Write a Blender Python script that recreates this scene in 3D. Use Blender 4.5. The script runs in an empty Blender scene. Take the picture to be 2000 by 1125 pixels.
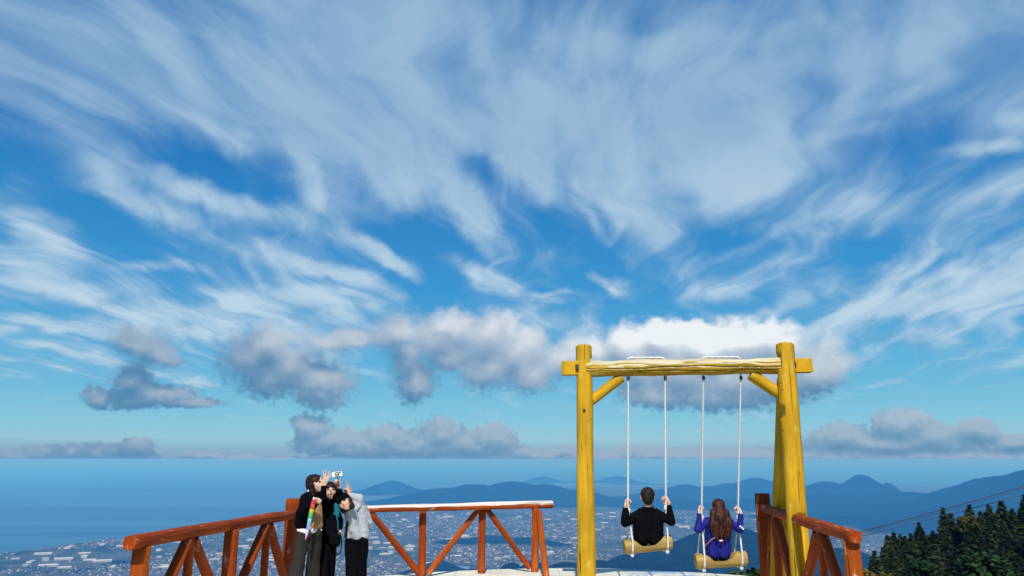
import bpy, bmesh, math, random
import numpy as np
from mathutils import Vector, Matrix, noise as mnoise

random.seed(7)
rng = np.random.default_rng(7)
R = math.radians
sc = bpy.context.scene
COL = sc.collection

# ------------------------------------------------------------------ camera
EYE = 1.77
PITCH = 13.04
FPX = 1444.0          # focal length in pixels of the 2000 px wide photograph
cd = bpy.data.cameras.new('camera')
cd.sensor_width = 36.0
cd.lens = 36.0 * FPX / 2000.0
cd.clip_start = 0.1
cd.clip_end = 400000.0
cam = bpy.data.objects.new('camera', cd)
COL.objects.link(cam)
cam.location = (0, 0, EYE)
cam.rotation_euler = (R(90 + PITCH), 0, 0)
sc.camera = cam
sc.view_settings.view_transform = 'Standard'
sc.view_settings.look = 'None'
sc.view_settings.exposure = 0.0
sc.view_settings.gamma = 1.0
sc.view_settings.use_curve_mapping = False
sc.cycles.max_bounces = 5
sc.cycles.diffuse_bounces = 3
sc.cycles.glossy_bounces = 3
sc.cycles.transparent_max_bounces = 8
sc.cycles.volume_bounces = 1
sc.cycles.use_denoising = True

_cp, _sp = math.cos(R(PITCH)), math.sin(R(PITCH))
def ray(x, y):
    up = (562.5 - y) / FPX
    return (x - 1000.0) / FPX, _cp - up * _sp, _sp + up * _cp
def at(x, y, d):
    "point of the place seen at photo pixel (x, y), d metres in front"
    a, b, c = ray(x, y)
    return Vector((a / b * d, d, EYE + c / b * d))
def azel(x, y):
    a, b, c = ray(x, y)
    l = math.sqrt(a * a + b * b + c * c)
    return math.degrees(math.atan2(a, b)), math.degrees(math.asin(c / l))

# ------------------------------------------------------------------ sun and sky
SUN_EL, SUN_AZ = 47.0, 183.0     # azimuth clockwise from +Y : behind the camera, 
sl = bpy.data.lights.new('sun', 'SUN')
sl.energy = 5.0
sl.angle = R(0.5)
sl.color = (1.0, 0.95, 0.86)
sun = bpy.data.objects.new('sun', sl)
COL.objects.link(sun)
sdir = Vector((math.sin(R(SUN_AZ)) * math.cos(R(SUN_EL)), math.cos(R(SUN_AZ)) * math.cos(R(SUN_EL)), math.sin(R(SUN_EL))))
sun.rotation_euler = sdir.to_track_quat('Z', 'Y').to_euler()

world = bpy.data.worlds.new('World')
sc.world = world
world.use_nodes = True
wt = world.node_tree
wt.nodes.clear()

class G:
    "small helper to write node graphs"
    def __init__(s, tree): s.t = tree
    def put(s, sock, v):
        if isinstance(v, bpy.types.NodeSocket): s.t.links.new(v, sock)
        else: sock.default_value = v
    def n(s, kind, **kw):
        nd = s.t.nodes.new(kind)
        for k, v in kw.items(): setattr(nd, k, v)
        return nd
    def m(s, op, a, b=None, c=None, clamp=False):
        nd = s.n('ShaderNodeMath', operation=op, use_clamp=clamp)
        for i, v in enumerate((a, b, c)):
            if v is not None: s.put(nd.inputs[i], v)
        return nd.outputs[0]
    def v(s, op, a, b=None, c=None):
        nd = s.n('ShaderNodeVectorMath', operation=op)
        for i, q in enumerate((a, b, c)):
            if q is not None: s.put(nd.inputs[i], q)
        return nd.outputs['Value'] if op in ('LENGTH', 'DOT_PRODUCT', 'DISTANCE') else nd.outputs['Vector']
    def xyz(s, x, y, z=0.0):
        nd = s.n('ShaderNodeCombineXYZ')
        for i, q in enumerate((x, y, z)): s.put(nd.inputs[i], q)
        return nd.outputs[0]
    def sep(s, v):
        nd = s.n('ShaderNodeSeparateXYZ'); s.put(nd.inputs[0], v); return nd.outputs
    def noise(s, vec, scale, detail=4, rough=0.5, dist=0.0, out='Fac', lac=2.0):
        nd = s.n('ShaderNodeTexNoise')
        s.put(nd.inputs['Vector'], vec); nd.inputs['Scale'].default_value = scale
        nd.inputs['Detail'].default_value = detail; nd.inputs['Roughness'].default_value = rough
        nd.inputs['Distortion'].default_value = dist; nd.inputs['Lacunarity'].default_value = lac
        return nd.outputs[out]
    def ramp(s, fac, stops, interp='LINEAR'):
        nd = s.n('ShaderNodeValToRGB'); cr = nd.color_ramp; cr.interpolation = interp
        while len(cr.elements) < len(stops): cr.elements.new(0.5)
        for e, (p, c) in zip(cr.elements, stops):
            e.position = p; e.color = (c, c, c, 1) if isinstance(c, (int, float)) else (*c, 1)
        s.put(nd.inputs[0], fac); return nd.outputs[0]
    def mix(s, fac, a, b, blend='MIX'):
        nd = s.n('ShaderNodeMix', data_type='RGBA', blend_type=blend)
        s.put(nd.inputs[0], fac)
        for i, q in ((6, a), (7, b)):
            if isinstance(q, tuple) and len(q) == 3: q = (*q, 1)
            s.put(nd.inputs[i], q)
        return nd.outputs[2]
    def mr(s, v, a, b, c=0.0, d=1.0, interp='SMOOTHSTEP'):
        nd = s.n('ShaderNodeMapRange', interpolation_type=interp)
        s.put(nd.inputs[0], v)
        for i, q in enumerate((a, b, c, d)): s.put(nd.inputs[1 + i], q)
        return nd.outputs[0]

g = G(wt)
gen = g.n('ShaderNodeTexCoord').outputs['Generated']
dirv = g.v('NORMALIZE', gen)
dx, dy, dz = g.sep(dirv)
az = g.m('MULTIPLY', g.m('ARCTAN2', dx, dy), 57.29578)
el = g.m('MULTIPLY', g.m('ARCSINE', dz), 57.29578)
Q = g.xyz(az, el)

sky = g.n('ShaderNodeTexSky', sky_type='NISHITA')
sky.sun_disc = False
sky.sun_elevation = R(SUN_EL)
sky.sun_rotation = R(SUN_AZ)
sky.altitude = 850
sky.air_density = 1.0
sky.dust_density = 0.2
sky.ozone_density = 4.0
STR = 0.1
# air colour: the physical sky, made more saturated as the camera rendered it
hs = g.n('ShaderNodeHueSaturation')
hs.inputs['Saturation'].default_value = 1.25
hs.inputs['Value'].default_value = 0.95
g.put(hs.inputs['Color'], sky.outputs[0])
elr = g.m('DIVIDE', el, 40.0, clamp=True)
clear = g.ramp(elr, [(0.0, (.135, .335, .54)), (0.017, (.17, .38, .57)), (0.036, (.25, .53, .68)), (0.07, (.19, .53, .70)), (0.17, (.095, .44, .70)), (0.32, (.040, .31, .64)), (0.55, (.016, .195, .53)), (1.0, (.012, .15, .44))])
clear = g.v('MULTIPLY', clear, (1 / STR, 1 / STR, 1 / STR))
air = g.mix(0.86, hs.outputs[0], clear)

# ---- high cirrus: one sheet seen in perspective, combed along one direction
zz = g.m('ADD', g.m('MAXIMUM', dz, 0.0), 0.10)
px = g.m('DIVIDE', dx, zz); py = g.m('DIVIDE', dy, zz)
VP = R(8.5)
cx_ = g.m('SUBTRACT', g.m('MULTIPLY', px, math.cos(VP)), g.m('MULTIPLY', py, math.sin(VP)))
cy_ = g.m('ADD', g.m('MULTIPLY', px, math.sin(VP)), g.m('MULTIPLY', py, math.cos(VP)))
P = g.xyz(cx_, cy_)
warp = g.v('SUBTRACT', g.noise(P, 0.9, 3, 0.5, out='Color'), (0.5, 0.5, 0.5))
Pw = g.v('MULTIPLY_ADD', warp, (0.9, 1.2, 0), P)
S1 = g.noise(g.v('MULTIPLY', Pw, (1.5, 0.50, 0)), 1.0, 6, 0.55, 0.3)
S2 = g.noise(g.v('MULTIPLY', Pw, (5.5, 1.5, 0)), 1.0, 5, 0.5, 0.3)
S3 = g.noise(g.v('MULTIPLY_ADD', warp, (.7, .3, 0), g.v('MULTIPLY', Pw, (9.5, 2.2, 0))), 1.0, 4, 0.5, 0.3)

# ragged edges for the big strokes
wq = g.v('SUBTRACT', g.noise(Q, 0.11, 5, 0.55, out='Color'), (0.5, 0.5, 0.5))
Qw = g.v('MULTIPLY_ADD', wq, (7.0, 5.0, 0), Q)

STROKES = [
 # x0,y0,x1,y1, half width, amount   (photo pixels -> azimuth / elevation)
 (-200,20,950,230,190,.40),(600,90,1550,190,230,.50),(1450,60,2200,230,230,.42),(880,250,1560,300,120,.38),(1400,330,1640,380,70,.30),
 (330,190,780,330,70,.28),(-150,-100,2200,-80,220,.35),(1350,180,1550,330,110,.25),
 (20,180,310,390,55,.40),(180,320,450,490,30,.55),(300,320,540,410,26,.80),(500,400,720,475,26,.40),(680,465,835,562,22,.85),
 (-60,390,190,480,36,.60),(-60,490,210,552,26,.75),(580,518,720,562,17,.75),(480,480,640,530,28,.35),(250,508,430,545,11,.50),
 (575,320,595,405,34,.60),(770,280,880,410,60,.50),(860,390,1010,500,32,.75),(1230,360,1260,430,60,.35),(1200,400,1340,500,50,.45),
 (860,505,1060,575,26,.80),(1050,565,1115,572,7,.5),(1140,520,1210,580,14,.6),(1000,290,1080,380,28,.35),
 (1660,560,1890,475,30,.60),(1790,470,2080,300,36,.50),(1530,590,1650,568,24,.60),(1590,665,1720,600,30,.55),(1690,608,1880,590,24,.6),
 (1430,450,1780,400,44,.35),(1300,590,1490,545,24,.45),(1850,650,2080,590,52,.45),(1560,540,1700,430,40,.25),(1880,580,2060,500,36,.4),
 (-80,608,340,645,17,.60),(200,588,490,642,17,.50),(380,600,720,578,20,.45),(50,662,240,694,10,.6),(-50,704,300,730,7,.45),(290,718,450,742,7,.4),
 (950,598,1170,645,24,.40),(1370,622,1560,600,13,.55),(320,650,460,668,10,.6),(-60,805,200,808,5,.3),(1630,738,1800,744,4,.4),(560,640,760,600,18,.3),
 (1780,640,1900,700,22,.4),(-60,560,330,560,26,.2),(500,560,700,600,20,.3),
 (740,300,800,390,30,.30),(1030,300,1060,400,22,.35),(1110,350,1190,500,16,.40),(1255,300,1215,420,40,.35),(900,200,1020,380,30,.30),(880,380,940,440,34,.30),(1000,600,1180,560,14,.3),
 (1060,100,1500,60,26,.20),(1180,190,1700,90,30,.22),(240,60,420,200,22,.22),(520,40,640,200,24,.18),(940,40,980,240,30,.22),(1500,300,1760,250,16,.25),(1620,250,1900,140,20,.18),(1830,310,2040,270,12,.40),(1920,240,2040,200,16,.3),(1640,430,1780,400,18,.3),(1380,500,1560,450,16,.3),(1480,530,1600,500,16,.3),
 (1620,650,1900,570,60,.30),(1850,610,2080,480,60,.30),(1280,560,1560,520,50,.22),(1380,640,1560,600,20,.25),(-60,625,700,640,50,.30),(420,700,760,690,24,.25),(650,560,800,620,30,.2),(1040,520,1150,470,30,.2),(560,420,740,400,40,.15),
 # gaps of clear air
 (690,60,800,150,60,-.14),(560,60,610,110,50,-.12),(830,120,900,240,30,-.16),(1040,400,1100,470,30,-.25),(950,400,1010,440,24,-.2),(1100,250,1120,330,24,-.18),(1130,440,1180,540,30,-.3),(1290,230,1480,200,20,-.12),(1340,430,1500,470,26,-.3),(700,200,880,260,30,-.14),(300,80,500,260,24,-.12),(1230,170,1290,260,20,-.12),(1700,180,1800,260,40,-.12),(1380,580,1420,620,20,-.3),(1900,420,2040,360,16,-.25),(1760,540,1960,520,16,-.35),
 (150,200,330,275,30,-.35),(290,255,580,375,50,-.95),(380,285,470,335,30,-.35),(590,335,760,385,50,-.55),(-80,240,110,330,55,-.60),(90,395,280,440,34,-.75),
 (620,420,920,480,42,-.75),(800,490,860,640,50,-.40),(980,430,1260,580,70,-.55),(1310,490,1500,445,40,-.45),(1580,510,1790,470,24,-.75),
 (1720,295,1920,300,44,-.50),(905,320,995,380,26,-.60),(1130,620,1400,600,36,-.40),(1700,650,1910,625,18,-.45),(-60,575,300,600,16,-.35),
 (1540,210,1545,290,34,-.22),(-60,650,200,655,14,-.4),(740,560,1000,610,26,-.3),(280,440,420,470,26,-.3),(-60,740,1100,770,40,-.35),(1550,780,2100,740,60,-.35),
 (900,810,1400,820,60,-.3),(0,830,600,850,50,-.3),(20,130,160,210,24,-.2),(1050,-10,1350,30,40,-.2),(1560,60,1640,160,40,-.15),
]
acc = None
for (x0, y0, x1, y1, w, amt) in STROKES:
    a0, e0 = azel(x0, y0); a1, e1 = azel(x1, y1)
    cx0, cy0 = (a0 + a1) / 2, (e0 + e1) / 2
    L = math.hypot(a1 - a0, e1 - e0) / 2
    ppd = 25.2 / 1.0
    wd = w * 1.55 / ppd
    if w < 50 and amt > 0: amt *= 1.45
    if amt < 0: amt *= 0.9
    th = math.atan2(e1 - e0, a1 - a0)
    ca, sa = math.cos(th), math.sin(th)
    ax = 1 / (L * 1.25 + wd * .5); ay = 1 / wd
    # rotate + scale by two dot products folded into one 2-vector length
    d1 = g.v('DOT_PRODUCT', Qw, (ca * ax, sa * ax, 0)); d2 = g.v('DOT_PRODUCT', Qw, (-sa * ay, ca * ay, 0))
    u = g.m('SUBTRACT', d1, (cx0 * ca + cy0 * sa) * ax)
    v_ = g.m('SUBTRACT', d2, (-cx0 * sa + cy0 * ca) * ay)
    r2 = g.m('MULTIPLY_ADD', u, u, g.m('MULTIPLY', v_, v_))
    k = g.m('SUBTRACT', 1.0, r2, clamp=True)
    k = g.m('MULTIPLY', k, k)
    acc = g.m('MULTIPLY', k, amt) if acc is None else g.m('MULTIPLY_ADD', k, amt, acc)

n1 = g.m('MULTIPLY', g.m('SUBTRACT', S1, 0.5), 2.1)
n2 = g.m('MULTIPLY', g.m('SUBTRACT', S2, 0.5), 1.35)
base = g.ramp(elr, [(0.0, .16), (0.12, .42), (0.25, .54), (0.35, .50), (0.55, .38), (0.85, .36), (1.0, .4)])
n3 = g.m('MULTIPLY', g.m('SUBTRACT', S3, 0.5), 0.65)
D = g.m('ADD', g.m('ADD', g.m('MULTIPLY', acc, 1.0), base), g.m('ADD', n1, g.m('ADD', n2, n3)))
cover = g.m('MULTIPLY', g.mr(D, 0.02, 1.50), g.mr(g.m('MULTIPLY_ADD', S3, .45, g.m('MULTIPLY', S2, .55)), 0.30, 0.62, 0.80, 1.0))
tone_ = g.mr(D, 0.35, 1.75)
cover = g.m('MULTIPLY', cover, g.mr(el, 0.5, 4.0, 0.25, 1.0))
fine = g.mr(g.m('MULTIPLY_ADD', S3, .45, g.m('MULTIPLY', S2, .55)), 0.36, 0.66)
ccol = g.mix(tone_, (.21 / STR, .42 / STR, .64 / STR), (.42 / STR, .60 / STR, .75 / STR))
ccol = g.mix(g.m('MULTIPLY', fine, 0.62), ccol, (.60 / STR, .75 / STR, .86 / STR))
# thick veil overhead turns greyer
ccol = g.mix(g.mr(el, 13, 27, 0, 0.72), ccol, (.27 / STR, .45 / STR, .65 / STR))
skyc = g.mix(g.m('MULTIPLY', cover, 0.93), air, ccol)

# ---- low cumulus: puffs merged into heaps
PUFFS = [
 (1225,672,46,34),(1290,655,44,34),(1350,662,44,36),(1392,684,58,34),(1440,668,56,36),(1500,664,48,40),(1545,690,52,40),(1590,720,56,48),(1235,712,66,44),(1330,722,76,52),(1430,735,86,54),(1510,738,86,48),
 (1290,765,84,32),(1400,772,96,28),(1150,684,58,38),(1110,700,60,30),
 (780,648,52,32),(880,640,58,32),(955,655,66,44),(1010,688,66,52),(960,712,72,46),(1035,728,56,36),(880,690,56,30),(700,655,60,20),(640,662,40,16),(812,742,42,46),(800,700,36,36),(850,665,60,34),
 (525,668,46,36),(490,700,56,42),(560,712,58,44),(622,745,62,44),(530,742,56,38),(625,775,56,20),
 (270,668,46,26),(312,690,36,20),(258,742,36,30),(300,772,64,20),(190,772,22,20),(370,786,64,9),(250,778,44,14),
 (606,836,36,28),(650,860,72,24),(715,864,60,20),(760,854,44,28),(815,862,50,22),(862,850,52,32),(966,858,44,28),(915,862,50,24),(800,874,190,16),(930,872,90,18),(690,876,110,14),(1020,882,40,8),
 (1450,891,700,15),(1250,890,300,12),(1850,890,400,10),(640,898,300,5),
 (1758,832,44,32),(1640,852,56,22),(1820,852,56,24),(1912,840,26,20),(1740,866,170,16),(1975,862,40,12),(1235,876,32,9),(1105,876,20,6),
 (190,884,42,22),(262,880,32,20),(30,893,50,16),(72,890,34,16),(135,885,28,16),(225,898,110,9),(100,899,120,8),(400,888,46,7),(480,890,40,6),
]
gt = bpy.data.node_groups.new('cumulus', 'ShaderNodeTree')
gt.interface.new_socket('p', in_out='INPUT', socket_type='NodeSocketVector')
gt.interface.new_socket('d', in_out='OUTPUT', socket_type='NodeSocketFloat')
h = G(gt)
gi = h.n('NodeGroupInput'); go_ = h.n('NodeGroupOutput')
pin = gi.outputs[0]
w1 = h.v('SUBTRACT', h.noise(pin, 0.40, 4, 0.46, out='Color'), (0.5, 0.5, 0.5))
big = h.v('ADD', h.v('MULTIPLY', w1, h.xyz(2.2, h.mr(h.sep(pin)[1], 0.5, 8.0, 0.9, 1.9, 'LINEAR'))), pin)
dist = None
for (x, y, rx, ry) in PUFFS:
    a, e = azel(x, y)
    sx = 25.2 / (rx * 1.08); sy = 25.2 / (ry * 1.10)
    q = h.v('MULTIPLY_ADD', big, (sx, sy, 0), (-a * sx, -e * sy, 0))
    l = h.v('LENGTH', q)
    dist = l if dist is None else h.m('SMOOTH_MIN', dist, l, 0.55)
h.t.links.new(dist, go_.inputs[0])
def cumulus(vec):
    nd = wt.nodes.new('ShaderNodeGroup'); nd.node_tree = gt
    wt.links.new(vec, nd.inputs[0]); return nd.outputs[0]
c0 = cumulus(Q)
up_ = g.mr(el, 0.0, 8.0, 0.55, 1.9, 'LINEAR')
c1 = cumulus(g.v('ADD', Q, g.xyz(g.m('MULTIPLY', up_, 0.25), up_)))
rag = g.mix(g.mr(el, 4.5, 7.0), g.noise(Q, 2.0, 3, 0.5), g.noise(Q, 0.8, 3, 0.45))
a_, e_ = azel(1370, 650)
bb = g.v('LENGTH', g.v('MULTIPLY_ADD', Q, (1 / 9.0, 1 / 2.6, 0), (-a_ / 9.0, -e_ / 2.6, 0)))
lit = g.mr(bb, 1.1, 0.2)
dd = g.m('ADD', c0, g.m('MULTIPLY', g.m('SUBTRACT', rag, 0.5), g.mr(el, 1.0, 6.0, 0.65, 1.25, 'LINEAR')))
soft = g.m('MULTIPLY', g.mr(el, 1.5, 7.0, 0.14, 0.46, 'LINEAR'), g.mr(lit, 0, 1, 1.0, 0.45))
dens = g.mr(dd, g.m('ADD', 0.88, soft), g.m('SUBTRACT', 0.90, soft))
rel = g.m('SUBTRACT', c1, c0)
rel = g.m('MINIMUM', rel, 1.1)
sh = g.m('MULTIPLY_ADD', g.m('SUBTRACT', rag, 0.5), 0.34, g.m('MULTIPLY_ADD', rel, 0.42, 0.24))
# the heap on the right stands in full sun, the scraps on the left in shade
sh = g.m('SUBTRACT', sh, g.mr(az, -16.0, -24.0, 0.0, 0.22))
sh = g.m('ADD', sh, g.m('MULTIPLY', g.mr(az, -12.0, 1.0, 0.0, 0.22), g.mr(el, 3.5, 6.0)))
sh = g.m('ADD', sh, g.m('MULTIPLY', lit, 0.42))
sh = g.m('MINIMUM', sh, g.mr(el, 2.0, 9.0, 0.50, 1.2, 'LINEAR'))
cc = g.ramp(sh, [(0.0, (.09, .24, .42)), (0.25, (.17, .31, .48)), (0.5, (.33, .44, .57)), (0.75, (.52, .60, .69)), (1.0, (.86, .90, .92))])
cc = g.v('MULTIPLY', cc, (1 / STR, 1 / STR, 1 / STR))
cc = g.mix(g.mr(el, 5.0, 0.0, 0.0, 0.18), cc, air)
skyc = g.mix(g.m('MULTIPLY', dens, 0.96), skyc, cc)
skyc = g.mix(g.mr(el, 0.0, -0.25), skyc, (.07 / STR, .20 / STR, .38 / STR))

bg = g.n('ShaderNodeBackground')
bg.inputs['Strength'].default_value = STR
g.put(bg.inputs['Color'], skyc)
wo = g.n('ShaderNodeOutputWorld')
wt.links.new(bg.outputs[0], wo.inputs['Surface'])
world.cycles.sampling_method = 'MANUAL'
world.cycles.sample_map_resolution = 256

# ------------------------------------------------------------------ object helpers
def tag(o, label=None, cat=None, group=None, kind=None):
    if label: o['label'] = label
    if cat: o['category'] = cat
    if group: o['group'] = group
    if kind: o['kind'] = kind
    return o
def mesh_obj(name, verts, faces, mat=None, parent=None, smooth=False):
    me = bpy.data.meshes.new(name)
    me.from_pydata([tuple(v) for v in verts], [], faces)
    me.update()
    if smooth: me.polygons.foreach_set('use_smooth', [True] * len(me.polygons))
    return link(name, me, mat, parent)
def link(name, me, mat=None, parent=None):
    o = bpy.data.objects.new(name, me)
    if mat is not None and len(me.materials) == 0: me.materials.append(mat)
    COL.objects.link(o)
    if parent is not None: o.parent = parent
    return o
def np_mesh(name, verts, quads, mat=None, parent=None, smooth=False):
    me = bpy.data.meshes.new(name)
    verts = np.asarray(verts, dtype=np.float32); quads = np.asarray(quads, dtype=np.int32)
    k = quads.shape[1]
    me.vertices.add(len(verts)); me.vertices.foreach_set('co', verts.ravel())
    me.loops.add(quads.size); me.loops.foreach_set('vertex_index', quads.ravel())
    me.polygons.add(len(quads))
    me.polygons.foreach_set('loop_start', np.arange(0, quads.size, k, dtype=np.int32))
    if smooth: me.polygons.foreach_set('use_smooth', np.ones(len(quads), dtype=bool))
    me.update(calc_edges=True)
    return link(name, me, mat, parent)
def empty(name, loc=(0, 0, 0)):
    o = bpy.data.objects.new(name, None); o.location = loc
    o.empty_display_size = 0.2
    COL.objects.link(o); return o

def mat(name, rough=0.7, spec=0.3):
    m = bpy.data.materials.new(name); m.use_nodes = True
    nt = m.node_tree; b = nt.nodes['Principled BSDF']
    b.inputs['Roughness'].default_value = rough
    b.inputs['Specular IOR Level'].default_value = spec
    return m, G(nt), b
def simple(name, col, rough=0.75, spec=0.25, var=0.15, scale=8.0, bump=0.0, bscale=60.0):
    m, q, b = mat(name, rough, spec)
    tc = q.n('ShaderNodeTexCoord').outputs['Object']
    n = q.noise(tc, scale, 4, 0.6)
    d = tuple(c * (1 - var) for c in col); l = tuple(min(1, c * (1 + var)) for c in col)
    q.put(b.inputs['Base Color'], q.mix(n, d, l))
    if bump:
        bp = q.n('ShaderNodeBump'); bp.inputs['Strength'].default_value = bump; bp.inputs['Distance'].default_value = 0.01
        q.put(bp.inputs['Height'], q.noise(tc, bscale, 3, 0.6)); q.put(b.inputs['Normal'], bp.outputs[0])
    return m

# ------------------------------------------------------------------ haze, sea and land
SEA = -775.0
hb = bpy.data.meshes.new('haze')
HX, HY0, HY1, HZ0, HZ1 = 90000, -20000, 130000, SEA - 60, 12.0
vv = [(x, y, z) for x in (-HX, HX) for y in (HY0, HY1) for z in (HZ0, HZ1)]
hb.from_pydata(vv, [], [(0, 1, 3, 2), (4, 6, 7, 5), (0, 4, 5, 1), (2, 3, 7, 6), (0, 2, 6, 4), (1, 5, 7, 3)])
hm = bpy.data.materials.new('haze'); hm.use_nodes = True
hm.node_tree.nodes.clear()
hv = hm.node_tree.nodes.new('ShaderNodeVolumePrincipled')
hv.inputs['Density'].default_value = 9.0e-5
hv.inputs['Absorption Color'].default_value = (.76, .64, .28, 1)
hv.inputs['Color'].default_value = (0.075, 0.37, 0.88, 1)
hv.inputs['Anisotropy'].default_value = 0.0
ho_ = hm.node_tree.nodes.new('ShaderNodeOutputMaterial')
hm.node_tree.links.new(hv.outputs[0], ho_.inputs['Volume'])
haze = link('haze', hb, hm); tag(haze, kind='stuff', label='pale blue haze lying over the plain and sea')

# sea
m_sea, q, b = mat('sea_water', 0.45, 0.35)
tc = q.n('ShaderNodeTexCoord').outputs['Object']
st = q.noise(q.v('MULTIPLY', tc, (0.00008, 0.0010, 1)), 1.0, 5, 0.6, 0.4)
q.put(b.inputs['Base Color'], q.mix(q.mr(st, .36, .66), (.012, .075, .16), (.035, .15, .25)))
bp = q.n('ShaderNodeBump'); bp.inputs['Strength'].default_value = 0.25; bp.inputs['Distance'].default_value = 6.0
q.put(bp.inputs['Height'], q.noise(q.v('MULTIPLY', tc, (0.004, 0.012, 1)), 1.0, 3, 0.6)); q.put(b.inputs['Normal'], bp.outputs[0])
ns = 96
vs = [(0, 0, SEA)] + [(88000 * math.cos(2 * math.pi * i / ns), 128000 * math.sin(2 * math.pi * i / ns), SEA) for i in range(ns)]
vs = [(x, max(y, -19000), z) for x, y, z in vs]
sea = mesh_obj('sea', vs, [(0, i + 1, (i + 1) % ns + 1) for i in range(ns)], m_sea)
tag(sea, kind='structure')

def vnoise(x, y, seed=0, octs=5, gain=0.5, ridged=False):
    "value noise on arrays"
    out = np.zeros_like(x, dtype=np.float64); amp = 1.0; tot = 0
    for o in range(octs):
        xi = np.floor(x).astype(np.int64); yi = np.floor(y).astype(np.int64)
        fx = x - xi; fy = y - yi
        fx = fx * fx * (3 - 2 * fx); fy = fy * fy * (3 - 2 * fy)
        def hsh(a, b_):
            h_ = (a * 374761393 + b_ * 668265263 + (seed + o * 17) * 974634777) & 0x7fffffff
            h_ = ((h_ ^ (h_ >> 13)) * 1274126177) & 0x7fffffff
            return ((h_ ^ (h_ >> 16)) & 0xffff) / 65535.0
        v = (hsh(xi, yi) * (1 - fx) + hsh(xi + 1, yi) * fx) * (1 - fy) + (hsh(xi, yi + 1) * (1 - fx) + hsh(xi + 1, yi + 1) * fx) * fy
        if ridged: v = 1 - abs(2 * v - 1)
        out += v * amp; tot += amp; amp *= gain
        x = x * 2.03 + 11.3; y = y * 2.03 + 5.7
    return out / tot

def px_x(x, y, d):
    return at(x, y, d)
# hills: (pixel x of the top, pixel y of the top, distance, half width m, half depth m, falloff power)
HILLS = [
 (870,955,13800,900,900),(930,946,14200,800,1100),(1000,942,14400,900,1200),(1060,947,14400,800,1100),(1115,956,14200,700,900),(815,968,13600,500,700),(1160,968,14000,600,800),
 (765,939,18500,520,700),(740,955,17500,500,500),(790,958,17500,500,500),(715,964,16800,400,300),
 (1060,931,26000,500,600),(1205,930,26000,560,600),(1150,938,26500,600,600),(1250,944,24000,900,500),
 (1300,956,15500,600,700),(1340,947,15800,500,800),(1390,950,16000,600,800),(1425,944,16000,560,800),(1475,934,16500,560,900),(1520,938,16500,500,800),(1560,948,15500,600,800),
 (1330,976,12600,700,450),(1250,972,13500,700,500),(1410,982,12200,500,350),(1450,974,12400,600,500),(1530,968,12800,700,700),
 (1615,941,13800,560,900),(1655,944,13600,400,900),(1682,928,13600,330,800),(1712,948,13300,330,800),(1734,944,13500,160,500),(1600,965,12200,900,700),(1700,972,11600,900,800),
 (1780,962,11500,800,900),(1840,975,10500,900,900),(1790,1000,9600,900,600),(1650,1000,10400,900,500),
 (1900,948,10200,600,1200),(1960,930,9800,600,1300),(2040,916,9500,800,1400),(2160,905,9000,900,1500),(2300,900,9000,1200,1500),(1950,975,8600,800,900),(2080,980,8000,900,900),
 (1440,1038,4700,420,420),(1380,1044,4600,380,400),(1500,1044,4500,420,420),(1310,1064,4500,360,300),(1240,1081,4400,340,260),(1170,1094,4300,340,240),(1110,1102,4200,300,240),(1560,1056,4300,400,400),(1650,1075,4200,400,400),(1040,1098,4300,170,200),(1000,1100,4300,160,180),(930,1114,4300,300,180),(1400,1080,4000,600,350),(1250,1104,3900,500,300),
 (900,1052,7300,200,160),(960,1046,7400,240,170),(1030,1050,7300,230,160),(1075,1060,7100,180,150),(850,1064,7200,140,120),
 (860,1096,5500,130,120),(830,1108,5300,160,110),
]
HC = []
for (x, y, d, wx, wy) in HILLS:
    p = at(x, y, d)
    HC.append((p.x, d, p.z - SEA, wx, wy))

def land_h(X, Y):
    "height of the natural ground over the sea (m)"
    coast = -4336 + 0.297 * (Y - 6600)
    coast = np.where(Y > 12300, -2560 + (Y - 12300) * 0.04, coast)
    coast = np.where(Y < 5000, -4811 + 0.05 * (Y - 5000), coast)
    coast = coast + 90 * (vnoise(Y / 900.0, Y * 0 + 3.3, 5, 3) - 0.5)
    port = ((Y > 8150) & (Y < 8900))
    coast = np.where(port, coast - 200 * (vnoise(Y / 160.0, Y * 0, 9, 2) > 0.45), coast)
    sd = X - coast
    bay = np.sqrt(((X + 2300) / 1300) ** 2 + ((Y - 14600) / 1500) ** 2)
    lim = 21500 + 0.16 * np.maximum(X, 0) + 2500 * (vnoise(X / 3000.0, X * 0, 12, 3) - .5)
    sd = np.minimum(sd, (lim - Y) * 0.5)
    hgt = np.clip(sd * 0.12, -25, 3.0)
    k = 1 + 0.0 * X
    hh = np.zeros_like(X, dtype=np.float64)
    fine = 0.70 + 0.60 * vnoise(X / 620.0 + 7, Y / 620.0, 31, 7, 0.55, True)
    for (hx, hy, H, wx, wy) in HC:
        m_ = (abs(X - hx) < wx * 3) & (abs(Y - hy) < wy * 3)
        if not m_.any(): continue
        r2 = ((X[m_] - hx) / wx) ** 2 + ((Y[m_] - hy) / wy) ** 2
        e = H * np.exp(-r2 * 0.9)
        e = e * (1 + (fine[m_] - 1) * np.clip(r2 * 1.6, 0.22, 1))
        hh[m_] = np.maximum(hh[m_], e)
    hh = np.where(hh < 6, 0, hh)
    return np.where(hh > 6, np.maximum(hgt, 0) + hh, hgt)

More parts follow.
